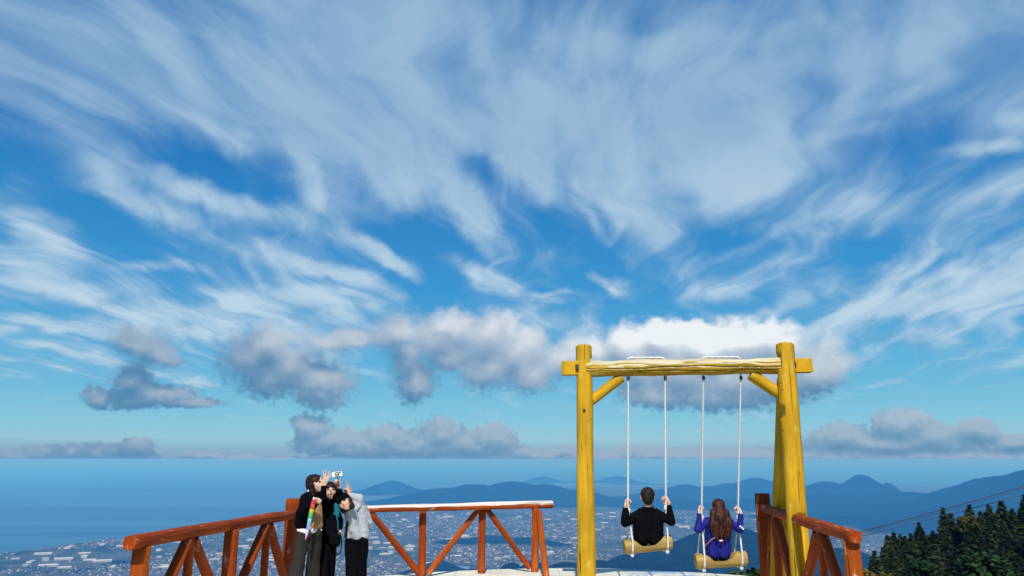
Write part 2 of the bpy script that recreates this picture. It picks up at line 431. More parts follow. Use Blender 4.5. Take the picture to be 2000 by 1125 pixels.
CREST = [(1480, 1150), (1560, 1100), (1640, 1072), (1680, 1056), (1720, 1030), (1800, 1006), (1850, 992), (1900, 994), (1930, 978), (1960, 966), (2000, 963), (2100, 950), (2300, 930), (2700, 910)]
CX = np.array([math.atan2(*ray(x, y)[:2]) for x, y in CREST])
CR = np.array([ray(x, y)[2] / ray(x, y)[1] for x, y in CREST])
def near_h(X, Y):
    "height (world z) of the mountain side near the platform"
    r = np.hypot(X, Y) + 1e-6; a = np.arctan2(X, Y)
    fwd = np.clip(Y - 11.5, 0, None)
    z = -1.6 - 0.80 * fwd - 0.0016 * np.minimum(fwd, 60) ** 2
    z = z + 5 * (vnoise(X / 45.0, Y / 45.0, 41, 4) - .5) * np.clip(fwd / 30, 0, 1)
    # spur on the right that carries the cedars
    cr = np.interp(a, CX, CR)
    yy = np.clip(Y, 1, None)
    t = np.clip((yy - 85) / 85, -1, 1)
    ratio = cr - (1 - t) * 0.085
    spur = EYE + ratio * yy - 15.9 - 1.2 * np.clip(yy - 175, 0, None)
    w = np.clip((a - 0.30) / 0.14, 0, 1) * np.clip((yy - 20) / 60, 0, 1)
    w = w * w * (3 - 2 * w)
    z = z * (1 - w) + np.maximum(spur, z) * w
    return z
def ground_z(X, Y):
    X = np.asarray(X, dtype=np.float64); Y = np.asarray(Y, dtype=np.float64)
    return np.maximum(near_h(X, Y), SEA + land_h(X, Y))

# forest / field / town ground
m_land, q, b = mat('land', 0.95, 0.0)
geo = q.n('ShaderNodeNewGeometry'); tcp = q.n('ShaderNodeTexCoord').outputs['Object']
pz = q.sep(tcp)[2]; nz = q.sep(geo.outputs['Normal'])[2]
vor = q.n('ShaderNodeTexVoronoi', feature='F1', distance='CHEBYCHEV'); vor.inputs['Scale'].default_value = 1 / 170.0
flat = q.v('MULTIPLY', tcp, (1, 1, 0))
wob = q.v('MULTIPLY_ADD', q.noise(flat, 1 / 900.0, 3, .5, out='Color'), (260, 260, 0), flat)
q.put(vor.inputs['Vector'], wob)
cellv = q.sep(vor.outputs['Color'])
fieldc = q.ramp(cellv[0], [(0, (.030, .055, .035)), (.2, (.055, .085, .04)), (.4, (.10, .115, .06)), (.55, (.17, .16, .10)), (.7, (.10, .11, .10)), (.85, (.19, .19, .17)), (1, (.24, .22, .18))], 'CONSTANT')
vd = q.n('ShaderNodeTexVoronoi', feature='DISTANCE_TO_EDGE'); vd.inputs['Scale'].default_value = 1 / 260.0
q.put(vd.inputs['Vector'], wob)
road = q.mr(vd.outputs['Distance'], 0.03, 0.015)
fieldc = q.mix(q.m('MULTIPLY', road, .6), fieldc, (.22, .22, .21))
town = q.mr(q.noise(flat, 1 / 1500.0, 5, .6), .45, .58)
speck = q.noise(flat, 1 / 30.0, 2, .7)
townc = q.ramp(speck, [(0.3, (.035, .05, .045)), (.5, (.12, .125, .12)), (.62, (.24, .24, .23)), (.75, (.38, .37, .35))])
plain = q.v('MULTIPLY', q.mix(q.m('MULTIPLY', town, .75), fieldc, townc), (.55, .62, .62))
trees = q.ramp(q.noise(flat, 1 / 45.0, 6, .7), [(.3, (.0015, .005, .005)), (.55, (.004, .011, .009)), (.75, (.012, .022, .013))])
woods = q.mix(q.mr(q.noise(flat, 1 / 700.0, 4, .65), .60, .66), plain, (.007, .017, .010))
hill = q.mr(pz, SEA + 9, SEA + 22)
steep = q.mr(nz, .97, .90)
col = q.mix(q.m('MAXIMUM', hill, q.m('MULTIPLY', steep, .8)), woods, trees)
q.put(b.inputs['Base Color'], col)
bp = q.n('ShaderNodeBump'); bp.inputs['Strength'].default_value = 0.9; bp.inputs['Distance'].default_value = 90.0
q.put(bp.inputs['Height'], q.m('MULTIPLY', q.noise(flat, 1 / 260.0, 7, .62), hill)); q.put(b.inputs['Normal'], bp.outputs[0])

# one sheet in polar steps from under the platform to beyond the last hills
aa = np.concatenate([np.linspace(-180, -52, 22)[:-1], np.linspace(-52, 52, 720), np.linspace(52, 180, 22)[1:]])
rr = np.concatenate([np.geomspace(2.0, 800, 110)[:-1], np.geomspace(800, 30000, 560), np.geomspace(30000, 60000, 12)[1:]])
A_, R_ = np.meshgrid(np.radians(aa), rr)
X_ = R_ * np.sin(A_); Y_ = R_ * np.cos(A_)
Z_ = ground_z(X_, Y_)
Z_ = np.where(R_ > 32000, np.minimum(Z_, SEA - 20), Z_)
Z_ = np.where(Y_ < -15, np.maximum(Z_, -3.0 - np.abs(X_) * .12), Z_)
Y_ = np.maximum(Y_, -18000)
na, nr = len(aa), len(rr)
idx = np.arange(na * nr).reshape(nr, na)
quads = np.stack([idx[:-1, :-1], idx[1:, :-1], idx[1:, 1:], idx[:-1, 1:]], -1).reshape(-1, 4)[:, ::-1]
V = np.stack([X_, Y_, Z_], -1).reshape(-1, 3)
keep = V[quads][:, :, 2].max(1) > SEA - 24
land = np_mesh('terrain', V, quads[keep], m_land, smooth=True)
tag(land, kind='structure')

# pond between the foothills
pc = at(880, 1101, 5250)
m_pond = simple('pond_water', (.10, .22, .33), .3, .5, .1, .01)
pv = []
for i in range(28):
    t = 2 * math.pi * i / 28; k = 1 + .35 * math.sin(2 * t + 1) + .18 * math.sin(5 * t)
    X, Y = pc.x + 75 * k * math.cos(t), 5650 + 190 * k * math.sin(t)
    pv.append((X, Y))
pz_ = float(max(ground_z([p[0] for p in pv], [p[1] for p in pv]))) + .5
PX, PYY = sum(p[0] for p in pv) / 28, 5650
pond = mesh_obj('pond', [(x, y, SEA + 6.0) for x, y in pv], [tuple(range(28))], m_pond)
tag(pond, kind='structure')

# ------------------------------------------------------------------ town on the plain
def palette_mat(name, cols, rough=.8):
    m, q, b = mat(name, rough, .2)
    at_ = q.n('ShaderNodeAttribute', attribute_name='tone').outputs['Fac']
    q.put(b.inputs['Base Color'], q.ramp(at_, cols, 'CONSTANT'))
    return m
m_house = palette_mat('house_paint', [(0, (.42, .42, .40)), (.08, (.22, .22, .21)), (.26, (.09, .10, .12)), (.62, (.05, .065, .09)), (.80, (.15, .145, .13)), (.92, (.62, .62, .60)), (.95, (.13, .07, .05))])
m_white = simple('white_render', (.56, .56, .54), .7, .2, .08, .02)
m_roofw = simple('pale_roofing', (.50, .52, .52), .6, .3, .12, .03)
m_win = simple('dark_glazing', (.05, .07, .09), .3, .5, .1, .05)
def town_density(X, Y):
    n = vnoise(X / 1100.0, Y / 1100.0, 77, 4)
    return np.clip((n - .40) / .16, .04, 1)
NB = 60000
th = rng.uniform(-.68, .60, NB); rb = np.exp(rng.uniform(math.log(4700), math.log(15500), NB))
bx, by = rb * np.sin(th), rb * np.cos(th)
lh = land_h(bx, by)
gz = ground_z(bx, by)
ok = (lh > 2.2) & (lh < 14) & (gz < SEA + 20) & (rng.uniform(0, 1, NB) < town_density(bx, by) * np.clip((9000 / rb), .35, 1))
ok &= ~((abs(bx - PX) < 160) & (abs(by - PYY) < 320))
bx, by, gz = bx[ok], by[ok], gz[ok]
n = len(bx)
sz = np.clip(rng.lognormal(2.35, .45, n), 6, 60); s2 = sz * rng.uniform(.6, 1.5, n); ht = np.clip(rng.lognormal(1.8, .4, n), 3.5, 30)
big = rng.uniform(0, 1, n) < .05
sz[big] *= 2.4; s2[big] *= 1.6
rot = rng.choice([.3, .35, .25, .28, 1.1], n) + rng.normal(0, .1, n)
c, s = np.cos(rot), np.sin(rot)
cs = np.array([(-1, -1), (1, -1), (1, 1), (-1, 1)]) * .5
Vb = np.zeros((n, 10, 3))
for i, (u, w) in enumerate(cs):
    x = bx + u * sz * c - w * s2 * s; y = by + u * sz * s + w * s2 * c
    Vb[:, i] = np.stack([x, y, gz - 3], -1); Vb[:, i + 4] = np.stack([x, y, gz + ht], -1)
# gable ridge
for j, w in ((8, -.5), (9, .5)):
    Vb[:, j] = np.stack([bx - w * s2 * s, by + w * s2 * c, gz + ht + np.where(big, .4, sz * .22)], -1)
o_ = np.arange(n)[:, None] * 10
fq = np.concatenate([o_ + np.array([[0, 1, 5, 4]]), o_ + np.array([[1, 2, 6, 5]]), o_ + np.array([[2, 3, 7, 6]]), o_ + np.array([[3, 0, 4, 7]]), o_ + np.array([[4, 8, 9, 7]]), o_ + np.array([[8, 5, 6, 9]]), o_ + np.array([[4, 5, 8, 8]])[:, :4]], 0)
fq = fq[:-n]
me_t = np_mesh('town_houses', Vb.reshape(-1, 3), fq, m_house)
tone = rng.uniform(0, 1, n); rooft = rng.choice([.05, .5, .5, .7, .7, .9, .3, .97], n)
tn = np.concatenate([tone * .55] * 4 + [rooft] * 2).astype(np.float32)
at_ = me_t.data.attributes.new('tone', 'FLOAT', 'FACE'); at_.data.foreach_set('value', tn)
tag(me_t, 'countless small houses spread over the hazy coastal plain', kind='stuff')
print('houses', n)

# larger halls and blocks as single buildings: white wall volume, roof, window bands
def box_vf(x0, x1, y0, y1, z0, z1):
    v = [(x0, y0, z0), (x1, y0, z0), (x1, y1, z0), (x0, y1, z0), (x0, y0, z1), (x1, y0, z1), (x1, y1, z1), (x0, y1, z1)]
    f = [(0, 3, 2, 1), (4, 5, 6, 7), (0, 1, 5, 4), (1, 2, 6, 5), (2, 3, 7, 6), (3, 0, 4, 7)]
    return v, f
def boxes(lst):
    V, F = [], []
    for b_ in lst:
        v, f = box_vf(*b_); k = len(V); V += v; F += [tuple(i + k for i in q_) for q_ in f]
    return V, F
BK = []
def hall_kind(L, W, H, gable, mw):
    wall = bpy.data.meshes.new('wall'); v, f = box_vf(-L / 2, L / 2, -W / 2, W / 2, -4, H); wall.from_pydata(v, [], f); wall.materials.append(mw)
    roof = bpy.data.meshes.new('roof')
    e = .8
    if gable:
        v = [(-L/2-e, -W/2-e, H), (L/2+e, -W/2-e, H), (L/2+e, W/2+e, H), (-L/2-e, W/2+e, H), (-L/2-e, 0, H + W * .14), (L/2+e, 0, H + W * .14)]
        f = [(0, 1, 5, 4), (2, 3, 4, 5), (0, 4, 3), (1, 2, 5), (0, 3, 2, 1)]
    else:
        v, f = box_vf(-L/2-e, L/2+e, -W/2-e, W/2+e, H + .02, H + 1.2)
    roof.from_pydata(v, [], f); roof.materials.append(m_roofw)
    win = bpy.data.meshes.new('window')
    nfl = max(1, int(H / 3.6)); bs = []
    for k in range(nfl): bs.append((-L/2 + 2, L/2 - 2, -W/2 - .15, -W/2 + .3, 1.5 + k * 3.5, 2.9 + k * 3.5))
    v, f = boxes(bs); win.from_pydata(v, [], f); win.materials.append(m_win)
    return wall, roof, win
for (L, W, H, gb) in [(130, 50, 11, True), (90, 36, 9, True), (60, 30, 9, False), (45, 14, 24, False), (36, 13, 17, False), (110, 40, 12, False), (70, 16, 14, False)]:
    BK.append(hall_kind(L, W, H, gb, m_white))
spots = [(135,1070,0),(85,1083,0),(125,1093,0),(165,1088,5),(200,1097,0),(95,1106,0),(60,1098,1),(30,1092,2),(220,1108,1),(310,1075,1),(345,1060,2),(395,1062,6),(475,1068,1),(530,1090,1),(430,1085,4),
         (728,1051,5),(735,1062,6),(752,1083,1),(798,1075,6),(800,1073,2),(862,1012,5),(876,1010,0),(790,1016,0),(820,1012,1),(955,1063,5),(975,1062,0),(1125,1052,1),(1110,1069,1),(890,1087,1),(1120,1015,1),(1105,1000,6),(1040,1008,1),(930,1008,2),
         (1170,1005,5),(1195,1010,1),(1180,1022,1),(1320,1026,5),(1335,1030,0),(1310,1010,1),(1250,1035,1),(1465,1052,1),(1475,1040,6),(1340,978,5),(1380,985,1),(1285,977,5),(1290,1000,1)]
for k in range(115):
    spots.append((float(rng.uniform(-150, 1500)), float(rng.uniform(998, 1112)), int(rng.choice([0, 1, 1, 2, 2, 3, 4, 4, 6]))))
HLAB = ['long low factory hall with a shallow gabled roof on the hazy plain', 'mid sized gabled hall with a pale roof on the hazy plain', 'small flat roofed pale block on the hazy plain',
        'tall narrow pale apartment block on the hazy plain', 'squat pale apartment block on the hazy plain', 'very long flat roofed white warehouse on the hazy plain', 'long slim four storey pale block on the hazy plain']
HGRP = ['long gabled factory halls on the plain', 'mid sized gabled halls on the plain', 'small flat roofed blocks on the plain', 'tall apartment blocks on the plain', 'squat apartment blocks on the plain', 'very long warehouses on the plain', 'long slim blocks on the plain']
placed = 0; first = None
for (x, y, kd) in spots:
    a, b_, c_ = ray(x, y)
    d = (SEA + 4 - EYE) / (c_ / b_)
    X = a / b_ * d
    lh1 = float(land_h(np.array([X]), np.array([d]))[0]); gz1 = float(ground_z([X], [d])[0])
    if lh1 < 2 or lh1 > 12 or gz1 > SEA + 20: continue
    wall, roof, win = BK[kd]
    root = empty('town_building', (X, d, gz1)); root.rotation_euler = (0, 0, .28 + rng.normal(0, .12) + (1.57 if rng.uniform() < .15 else 0))
    link('wall', wall, None, root); link('roof', roof, None, root); link('window_band', win, None, root)
    tag(root, HLAB[kd], 'building', HGRP[kd])
    placed += 1
print('buildings', placed)

# ------------------------------------------------------------------ timber
def paint_mat(name, base, pale, dark, peel_top=0.0, wear=0.5, rough=.68, grain=1.0, con=1.0):
    m, q, b = mat(name, rough, .12)
    tc = q.n('ShaderNodeTexCoord').outputs['Object']
    gr = q.noise(q.v('MULTIPLY', tc, (26, 26, 1.6)), 1.0, 5, .6, .2)
    lg = q.noise(q.v('MULTIPLY', tc, (5, 5, 1.3)), 1.0, 3, .5)
    c = q.mix(q.mr(lg, .3, .7), tuple(x * (1 - .38 * con) for x in base), tuple(min(1, x * 1.15) for x in base))
    c = q.mix(q.m('MULTIPLY', q.mr(gr, .40, .62), .45 * con), c, tuple(x * .50 for x in base))
    # flaked paint
    fl = q.noise(q.v('MULTIPLY', tc, (16, 16, 3.2)), 1.0, 6, .65, .4)
    c = q.mix(q.m('MULTIPLY', q.mr(fl, .60, .635), wear), c, pale)
    # shakes: long thin dark cracks
    ck = q.noise(q.v('MULTIPLY', tc, (42, 42, 0.8)), 1.0, 3, .5, .6)
    cr = q.mr(ck, .33 + .03 * con, .30 + .03 * con)
    c = q.mix(q.m('MULTIPLY', cr, .85), c, dark)
    # knots
    vo = q.n('ShaderNodeTexVoronoi', feature='F1'); q.put(vo.inputs['Vector'], q.v('MULTIPLY', tc, (10, 10, 5.2))); vo.inputs['Scale'].default_value = 1.0
    kn = q.mr(vo.outputs['Distance'], .13, .07)
    kr = q.mr(q.sep(vo.outputs['Color'])[0], .70, .72)
    c = q.mix(q.m('MULTIPLY', q.m('MULTIPLY', kn, kr), .8), c, dark)
    if peel_top:
        nz_ = q.sep(q.n('ShaderNodeNewGeometry').outputs['Normal'])[2]
        ed = q.m('ADD', nz_, q.m('MULTIPLY', q.m('SUBTRACT', q.noise(q.v('MULTIPLY', tc, (9, 9, 2.2)), 1.0, 6, .7), .5), 1.1))
        pe = q.mr(ed, .12 / peel_top, .2 / peel_top)
        pc_ = q.mix(q.mr(gr, .3, .6), tuple(x * .62 for x in pale), pale)
        c = q.mix(pe, c, pc_)
        c = q.mix(q.m('MULTIPLY', cr, .8), c, dark)
    q.put(b.inputs['Base Color'], c)
    hgt = q.m('SUBTRACT', q.m('MULTIPLY', gr, .35), cr)
    bp = q.n('ShaderNodeBump'); bp.inputs['Strength'].default_value = 1.0 * grain; bp.inputs['Distance'].default_value = .008
    q.put(bp.inputs['Height'], hgt); q.put(b.inputs['Normal'], bp.outputs[0])
    return m
M_RED = paint_mat('red_brown_paint', (.36, .060, .008), (.55, .30, .20), (.05, .012, .006), 0, .5)
M_REDP = paint_mat('red_brown_paint_peeled', (.40, .072, .010), (.80, .66, .58), (.06, .02, .01), 1.0, .5)
M_REDW = paint_mat('red_brown_paint_worn', (.46, .092, .010), (.60, .36, .20), (.06, .015, .006), 0, .9)
M_YEL = paint_mat('yellow_paint', (.56, .315, .012), (.60, .46, .11), (.05, .026, .008), 0, .45, con=.7)
M_YELP = paint_mat('yellow_paint_peeled', (.46, .285, .022), (.60, .52, .33), (.045, .025, .008), .45, .5, grain=.6, con=.9)
M_SEAT = paint_mat('bare_log', (.43, .29, .085), (.66, .52, .26), (.14, .07, .02), 0, .5)
M_ROPE = simple('white_rope', (.66, .65, .61), .8, .2, .08, 90, .4, 300)
M_DARKM = simple('dark_iron', (.03, .026, .022), .5, .5)

def log(name, p0, p1, r0, r1, m, parent=None, seg=20, wob=.035, seed=None, shape=None, bend=0.0, ringlen=.09, cap=.008):
    "a peeled log between two points; local z runs along it"
    p0, p1 = Vector(p0), Vector(p1)
    d = p1 - p0; L = d.length
    seed = seed if seed is not None else random.random() * 100
    nr = max(3, int(L / ringlen))
    V = []
    zs = [0.0] + [cap] + [cap + (L - 2 * cap) * k / nr for k in range(1, nr)] + [L - cap, L]
    for i, z in enumerate(zs):
        t = z / L; r = r0 + (r1 - r0) * t
        if i in (0, len(zs) - 1): r -= cap
        ox = bend * math.sin(math.pi * t) + wob * .25 * r0 * mnoise.noise(Vector((seed, z * 1.3, 0))) * 4
        oy = wob * .25 * r0 * mnoise.noise(Vector((0, z * 1.3, seed))) * 4
        for k in range(seg):
            a = 2 * math.pi * k / seg
            rr_ = r * (1 + wob * 1.6 * mnoise.noise(Vector((math.cos(a) * 1.2 + seed, math.sin(a) * 1.2, z * 1.7))) + wob * .8 * mnoise.noise(Vector((math.cos(a) * 3 + seed, math.sin(a) * 3, z * 5))))
            x, y = rr_ * math.cos(a), rr_ * math.sin(a)
            if shape: x, y = shape(x, y, z, L, r)
            V.append((x + ox, y + oy, z))
    n = len(zs)
    F = [(i * seg + k, i * seg + (k + 1) % seg, (i + 1) * seg + (k + 1) % seg, (i + 1) * seg + k) for i in range(n - 1) for k in range(seg)]
    F.append(tuple(range(seg))[::-1]); F.append(tuple((n - 1) * seg + k for k in range(seg)))
    me = bpy.data.meshes.new(name); me.from_pydata(V, [], F)
    for p in me.polygons[:-2]: p.use_smooth = True
    o = link(name, me, m, None)
    # local y points away from the camera as far as possible so shapes can face it
    z_ = d.normalized(); y_ = (Vector((0, 1, 0)) - z_ * z_.y)
    if y_.length < .2: y_ = Vector((0, 0, 1)) - z_ * z_.z
    y_.normalize(); x_ = y_.cross(z_)
    M = Matrix((x_, y_, z_)).transposed().to_4x4(); M.translation = p0
    if parent is not None:
        M = Matrix.Translation(-parent.location) @ M; o.parent = parent
    o.matrix_basis = M
    return o
def pbox(name, c, sx, sy, sz, m, parent, rot=None, bev=.006):
    bm = bmesh.new(); bmesh.ops.create_cube(bm, size=1)
    bmesh.ops.scale(bm, vec=(sx, sy, sz), verts=bm.verts)
    bmesh.ops.bevel(bm, geom=bm.edges[:], offset=bev, segments=2, profile=.6, affect='EDGES')
    me = bpy.data.meshes.new(name); bm.to_mesh(me); bm.free()
    o = link(name, me, m, parent); o.location = Vector(c) - (parent.location if parent else Vector())
    if rot: o.rotation_euler = rot
    return o

# ------------------------------------------------------------------ deck
m_deck, q, b = mat('cream_deck_paint', .7, .25)
tc = q.n('ShaderNodeTexCoord').outputs['Object']
c = q.mix(q.mr(q.noise(tc, 1.5, 5, .6), .3, .7), (.58, .54, .42), (.74, .71, .58))
c = q.mix(q.m('MULTIPLY', q.mr(q.noise(q.v('MULTIPLY', tc, (2, 9, 1)), 1.0, 5, .7), .56, .64), .35), c, (.42, .40, .34))
xs_, ys_, _z = q.sep(tc)
picture = q.m('MULTIPLY', q.m('MULTIPLY', q.mr(xs_, 1.75, 1.85), q.mr(xs_, 3.0, 2.8)), q.mr(ys_, 12.45, 12.35))
pn = q.mr(q.noise(q.v('MULTIPLY', tc, (3.0, 4.0, 1)), 1.0, 4, .6, .8), .49, .53)
c = q.mix(q.m('MULTIPLY', q.mr(q.noise(tc, 3.3, 6, .75), .50, .72), .5), c, (.36, .33, .27))
c = q.mix(q.m('MULTIPLY', picture, pn), c, (.34, .44, .54))
q.put(b.inputs['Base Color'], c)
deck = empty('viewing_deck', (0, 6, 0)); tag(deck, kind='structure', label='round fronted cream painted viewing deck')
def edge_y(x): return 6.95 + math.sqrt(max(0.1, 6.15 ** 2 - (x - 1.1) ** 2)) - 0.12 * max(0, x - 1.2)
X0, X1, NSL = -4.2, 4.6, 16
for k in range(NSL):
    xa = X0 + (X1 - X0) * k / NSL + .0018; xb = X0 + (X1 - X0) * (k + 1) / NSL - .0018
    pts = [(xa, 4.0), (xb, 4.0)] + [(xb + (xa - xb) * t / 6, edge_y(xb + (xa - xb) * t / 6)) for t in range(7)]
    z0 = rng.uniform(-.003, .0)
    n = len(pts)
    V = [(x, y - 6, z0) for x, y in pts] + [(x, y - 6, -.12) for x, y in pts]
    F = [tuple(range(n)), tuple(range(n, 2 * n))[::-1]] + [((i + 1) % n, i, i + n, (i + 1) % n + n) for i in range(n)]
    s_ = mesh_obj('slab', V, F, m_deck, deck)
# the concrete base under the slabs, also carries the viewer
m_conc = simple('concrete', (.30, .29, .27), .9, .1, .2, 2)
pts = [(-4.4, -6), (4.8, -6)] + [(4.6 - 8.8 * t / 30, edge_y(4.6 - 8.8 * t / 30) - .05) for t in range(31)]
n = len(pts)
V = [(x, y - 6, -.122) for x, y in pts] + [(x, y - 6, -1.9) for x, y in pts]
F = [tuple(range(n)), tuple(range(n, 2 * n))[::-1]] + [((i + 1) % n, i, i + n, (i + 1) % n + n) for i in range(n)]
mesh_obj('base', V, F, m_conc, deck)

# ------------------------------------------------------------------ fences
def ground(p, z=0.0): return Vector((p.x, p.y, z))
def side_fence(nm, near, far, r_rail, cornerx, corner_top, dists, label):
    root = empty('log_fence', (near.x, near.y, 0)); tag(root, label, 'fence', 'red brown log fences round the deck')
    d = (far - near)
    log('top_rail', near, far, r_rail, r_rail, M_RED, root, 28, .07, bend=.02)
    def rail_at(Y):
        t = (Y - near.y) / d.y; return near + d * t
    P_ = [rail_at(Y) for Y in dists]
    for i, Y in enumerate(dists):
        p = P_[i]
        if i == len(dists) - 1:
            cp_ = Vector((cornerx, Y + .05, 0))
            log('corner_post', cp_, cp_ + Vector((0, 0, corner_top)), .11, .105, M_RED, root, 24, .04)
            P_[i] = cp_
        else:
            r_ = .085 if i in (0, 2) else .05
            m_ = M_REDW if i == 0 else M_RED
            log('post', ground(p, -.002), p - Vector((0, 0, r_rail * .7)), r_, r_ * .95, m_, root, 20, .05)
    for i in (1, 3):
        for j, s_ in ((i - 1, -1), (i + 1, 1)):
            foot = ground(P_[j], .06); foot = foot + (P_[i] - P_[j]) * (.10 / abs(P_[i].y - P_[j].y)); foot.z = .06
            top = P_[i] - Vector((0, 0, r_rail + .01)) + Vector((0, s_ * .07, 0))
            log('brace', foot, top, .062, .058, M_RED, root, 18, .05)
    return root
ln, lf = at(252, 1060.5, 7.2), at(574, 1004, 11.15)
side_fence('left', ln, lf, .068, at(571, 1000, 11.25).x, at(571, 974, 11.2).z, [7.42, 8.3, 9.25, 10.25, 11.2], 'red brown log fence on the left whose round rail ends beside the phone group')
rn, rf = at(1672, 1049, 7.65), at(1492, 992, 11.2)
side_fence('right', rn, rf, .066, at(1493, 1000, 11.3).x, at(1493, 964, 11.3).z, [7.8, 8.75, 9.75, 10.65, 11.3], 'red brown log fence on the right whose rail passes through the yellow swing leg')

bf = empty('log_fence', (at(820, 1118, 12.2).x, 12.2, 0))
tag(bf, 'low red brown fence across the far deck edge with a white peeled top rail', 'fence', 'red brown log fences round the deck')
log('top_rail', at(708, 994.5, 11.65), at(1079, 984.8, 12.78), .052, .062, M_REDP, bf, 24, .06)
fp = {}
for (x, yb, d, yt) in ((709, 1130, 11.7, 1000), (824, 1118, 12.2, 995), (940, 1113, 12.52, 992), (1044, 1110.5, 12.68, 990)):
    a = at(x, yb, d); a.z = 0; t_ = at(x + (2 if x > 800 else 0), yt, d); fp[x] = (a, t_)
    log('post', a, t_, .060, .058, M_RED if x < 1000 else M_REDW, bf, 18, .06)
log('brace', fp[824][0] + Vector((-.05, -.02, .05)), fp[709][1] + Vector((.12, .02, -.02)), .052, .048, M_RED, bf, 16, .05)
log('brace', fp[824][0] + Vector((.09, 0, .03)), fp[940][1] + Vector((-.05, -.03, -.01)), .048, .045, M_REDW, bf, 16, .05)
log('brace', fp[1044][0] + Vector((-.08, 0, .05)), fp[940][1] + Vector((.07, -.03, -.01)), .045, .045, M_RED, bf, 16, .05)
log('brace', Vector((at(1067, 1118, 12.05).x, 12.05, 0)), fp[1044][1] + Vector((.05, -.04, -.06)), .052, .045, M_REDW, bf, 16, .05)

# ------------------------------------------------------------------ yellow swing frame
sf = empty('swing_frame', (2.35, 10.0, 0))
tag(sf, 'yellow painted log swing frame with a crossbeam and four hanging ropes', 'swing frame')
def notch(x, y, z, L, r):
    # inner side cut back where the beam is let in
    if L - .36 < z < L - .17: x = min(x, .72 * r)
    return x, y
lt = at(1140, 676, 10.15); lfoot = Vector((.925, 9.75, 0))
log('leg', lfoot, lt, .118, .106, M_YEL, sf, 40, .05, seed=3.3, shape=notch, ringlen=.03)
lb = lfoot.lerp(lt, .80)
log('leg', Vector((1.015, 10.75, 0)), lb + Vector((0.0, .13, 0)), .105, .095, M_YEL, sf, 22, .04, seed=8.1)
rt_ = at(1533, 673, 9.95); rfoot0 = at(1565, 1125, 9.5)
rdir = (rfoot0 - rt_); rfoot = rt_ + rdir * ((rt_.z) / (rt_.z - rfoot0.z))
zc = 1.08
def channel(x, y, z, L, r):
    if z * (rt_.z / L) < zc and y < 0.30 * r and -0.30 * r < x < 0.74 * r:
        y = max(y, 0.05 * r)
    if L - .36 < z < L - .15 or L - 1.02 < z < L - .86: x = max(x, -.70 * r)
    return x, y
log('leg', rfoot, rt_, .122, .118, M_YEL, sf, 64, .03, seed=5.7, shape=channel, ringlen=.03)
rb2 = at(1533, 740, 10.12)
rearf = at(1520, 1125, 10.85); rd = rearf - rb2; rearfoot = rb2 + rd * (rb2.z / (rb2.z - rearf.z))
log('leg', rearfoot, rb2, .118, .10, M_YEL, sf, 24, .04, seed=1.9)
bl, br = at(1143, 719.5, 10.1), at(1533, 714.5, 9.97)
def shake(x, y, z, L, r):
    c = .12 * r + .10 * r * math.sin(z * 3.1) + .05 * r * math.sin(z * 11)
    if y < 0 and abs(x - c) < .045 * r: y += .22 * r
    c = .55 * r + .06 * r * math.sin(z * 5)
    if y < 0 and abs(x - c) < .04 * r and z > L * .25: y += .14 * r
    return x, y
log('crossbeam', bl, br, .108, .104, M_YELP, sf, 110, .11, seed=2.2, ringlen=.05, shape=shake)
bdir = (br - bl).normalized(); brot = (0, -math.atan2(bdir.z, bdir.x), math.atan2(bdir.y, bdir.x))
el_ = at(1116, 719.5, 10.11); er_ = at(1562, 714.5, 9.96)
pbox('beam_end', el_, .26, .15, .185, M_YEL, sf, brot)
pbox('beam_end', er_, .30, .15, .185, M_YEL, sf, brot)
pbox('wedge', at(1127, 717, 10.02), .045, .05, .075, M_DARKM, sf)
pbox('wedge', at(1551, 713, 9.84), .045, .05, .075, M_DARKM, sf)
log('corner_brace', at(1150, 786, 10.1), at(1214, 737, 10.1), .070, .068, M_YEL, sf, 20, .04)
log('corner_brace', at(1541, 781, 9.98), at(1466, 731, 10.02), .080, .078, M_YEL, sf, 20, .04)
for (x, y, d, r_) in ((1141, 801, 10.04 - .12, .018), (1543, 778, 9.86 - .125, .018)):
    c = at(x, y, d)
    log('bolt', c + Vector((0, .05, 0)), c - Vector((0, .012, 0)), r_, r_, M_DARKM, sf, 10, 0.0, cap=.002)

# ------------------------------------------------------------------ swings
def rope(name, pts, r, parent, m=M_ROPE, seg=9, step=.012, lobes=3, twist=70.0):
    pts = [Vector(p) for p in pts]
    out = []; acc_ = 0
    for a, b_ in zip(pts[:-1], pts[1:]):
        L = (b_ - a).length; n_ = max(1, int(L / step))
        for i in range(n_): out.append(a.lerp(b_, i / n_))
    out.append(pts[-1])
    V, F = [], []; s_ = 0
    up = None
    for i, p in enumerate(out):
        t = (out[min(i + 1, len(out) - 1)] - out[max(i - 1, 0)]).normalized()
        u = t.orthogonal().normalized() if up is None else (up - t * up.dot(t)).normalized()
        up = u; w = t.cross(u)
        if i: s_ += (p - out[i - 1]).length
        for k in range(seg):
            a = 2 * math.pi * k / seg
            rr_ = r * (1 + .16 * math.cos(lobes * a + twist * s_))
            V.append(p + u * (rr_ * math.cos(a)) + w * (rr_ * math.sin(a)))
    for i in range(len(out) - 1):
        for k in range(seg):
            F.append((i * seg + k, i * seg + (k + 1) % seg, (i + 1) * seg + (k + 1) % seg, (i + 1) * seg + k))
    F.append(tuple(range(seg))[::-1]); F.append(tuple((len(out) - 1) * seg + k for k in range(seg)))
    o_ = parent.location if parent else Vector()
    return mesh_obj(name, [v - o_ for v in V], F, m, parent, True)
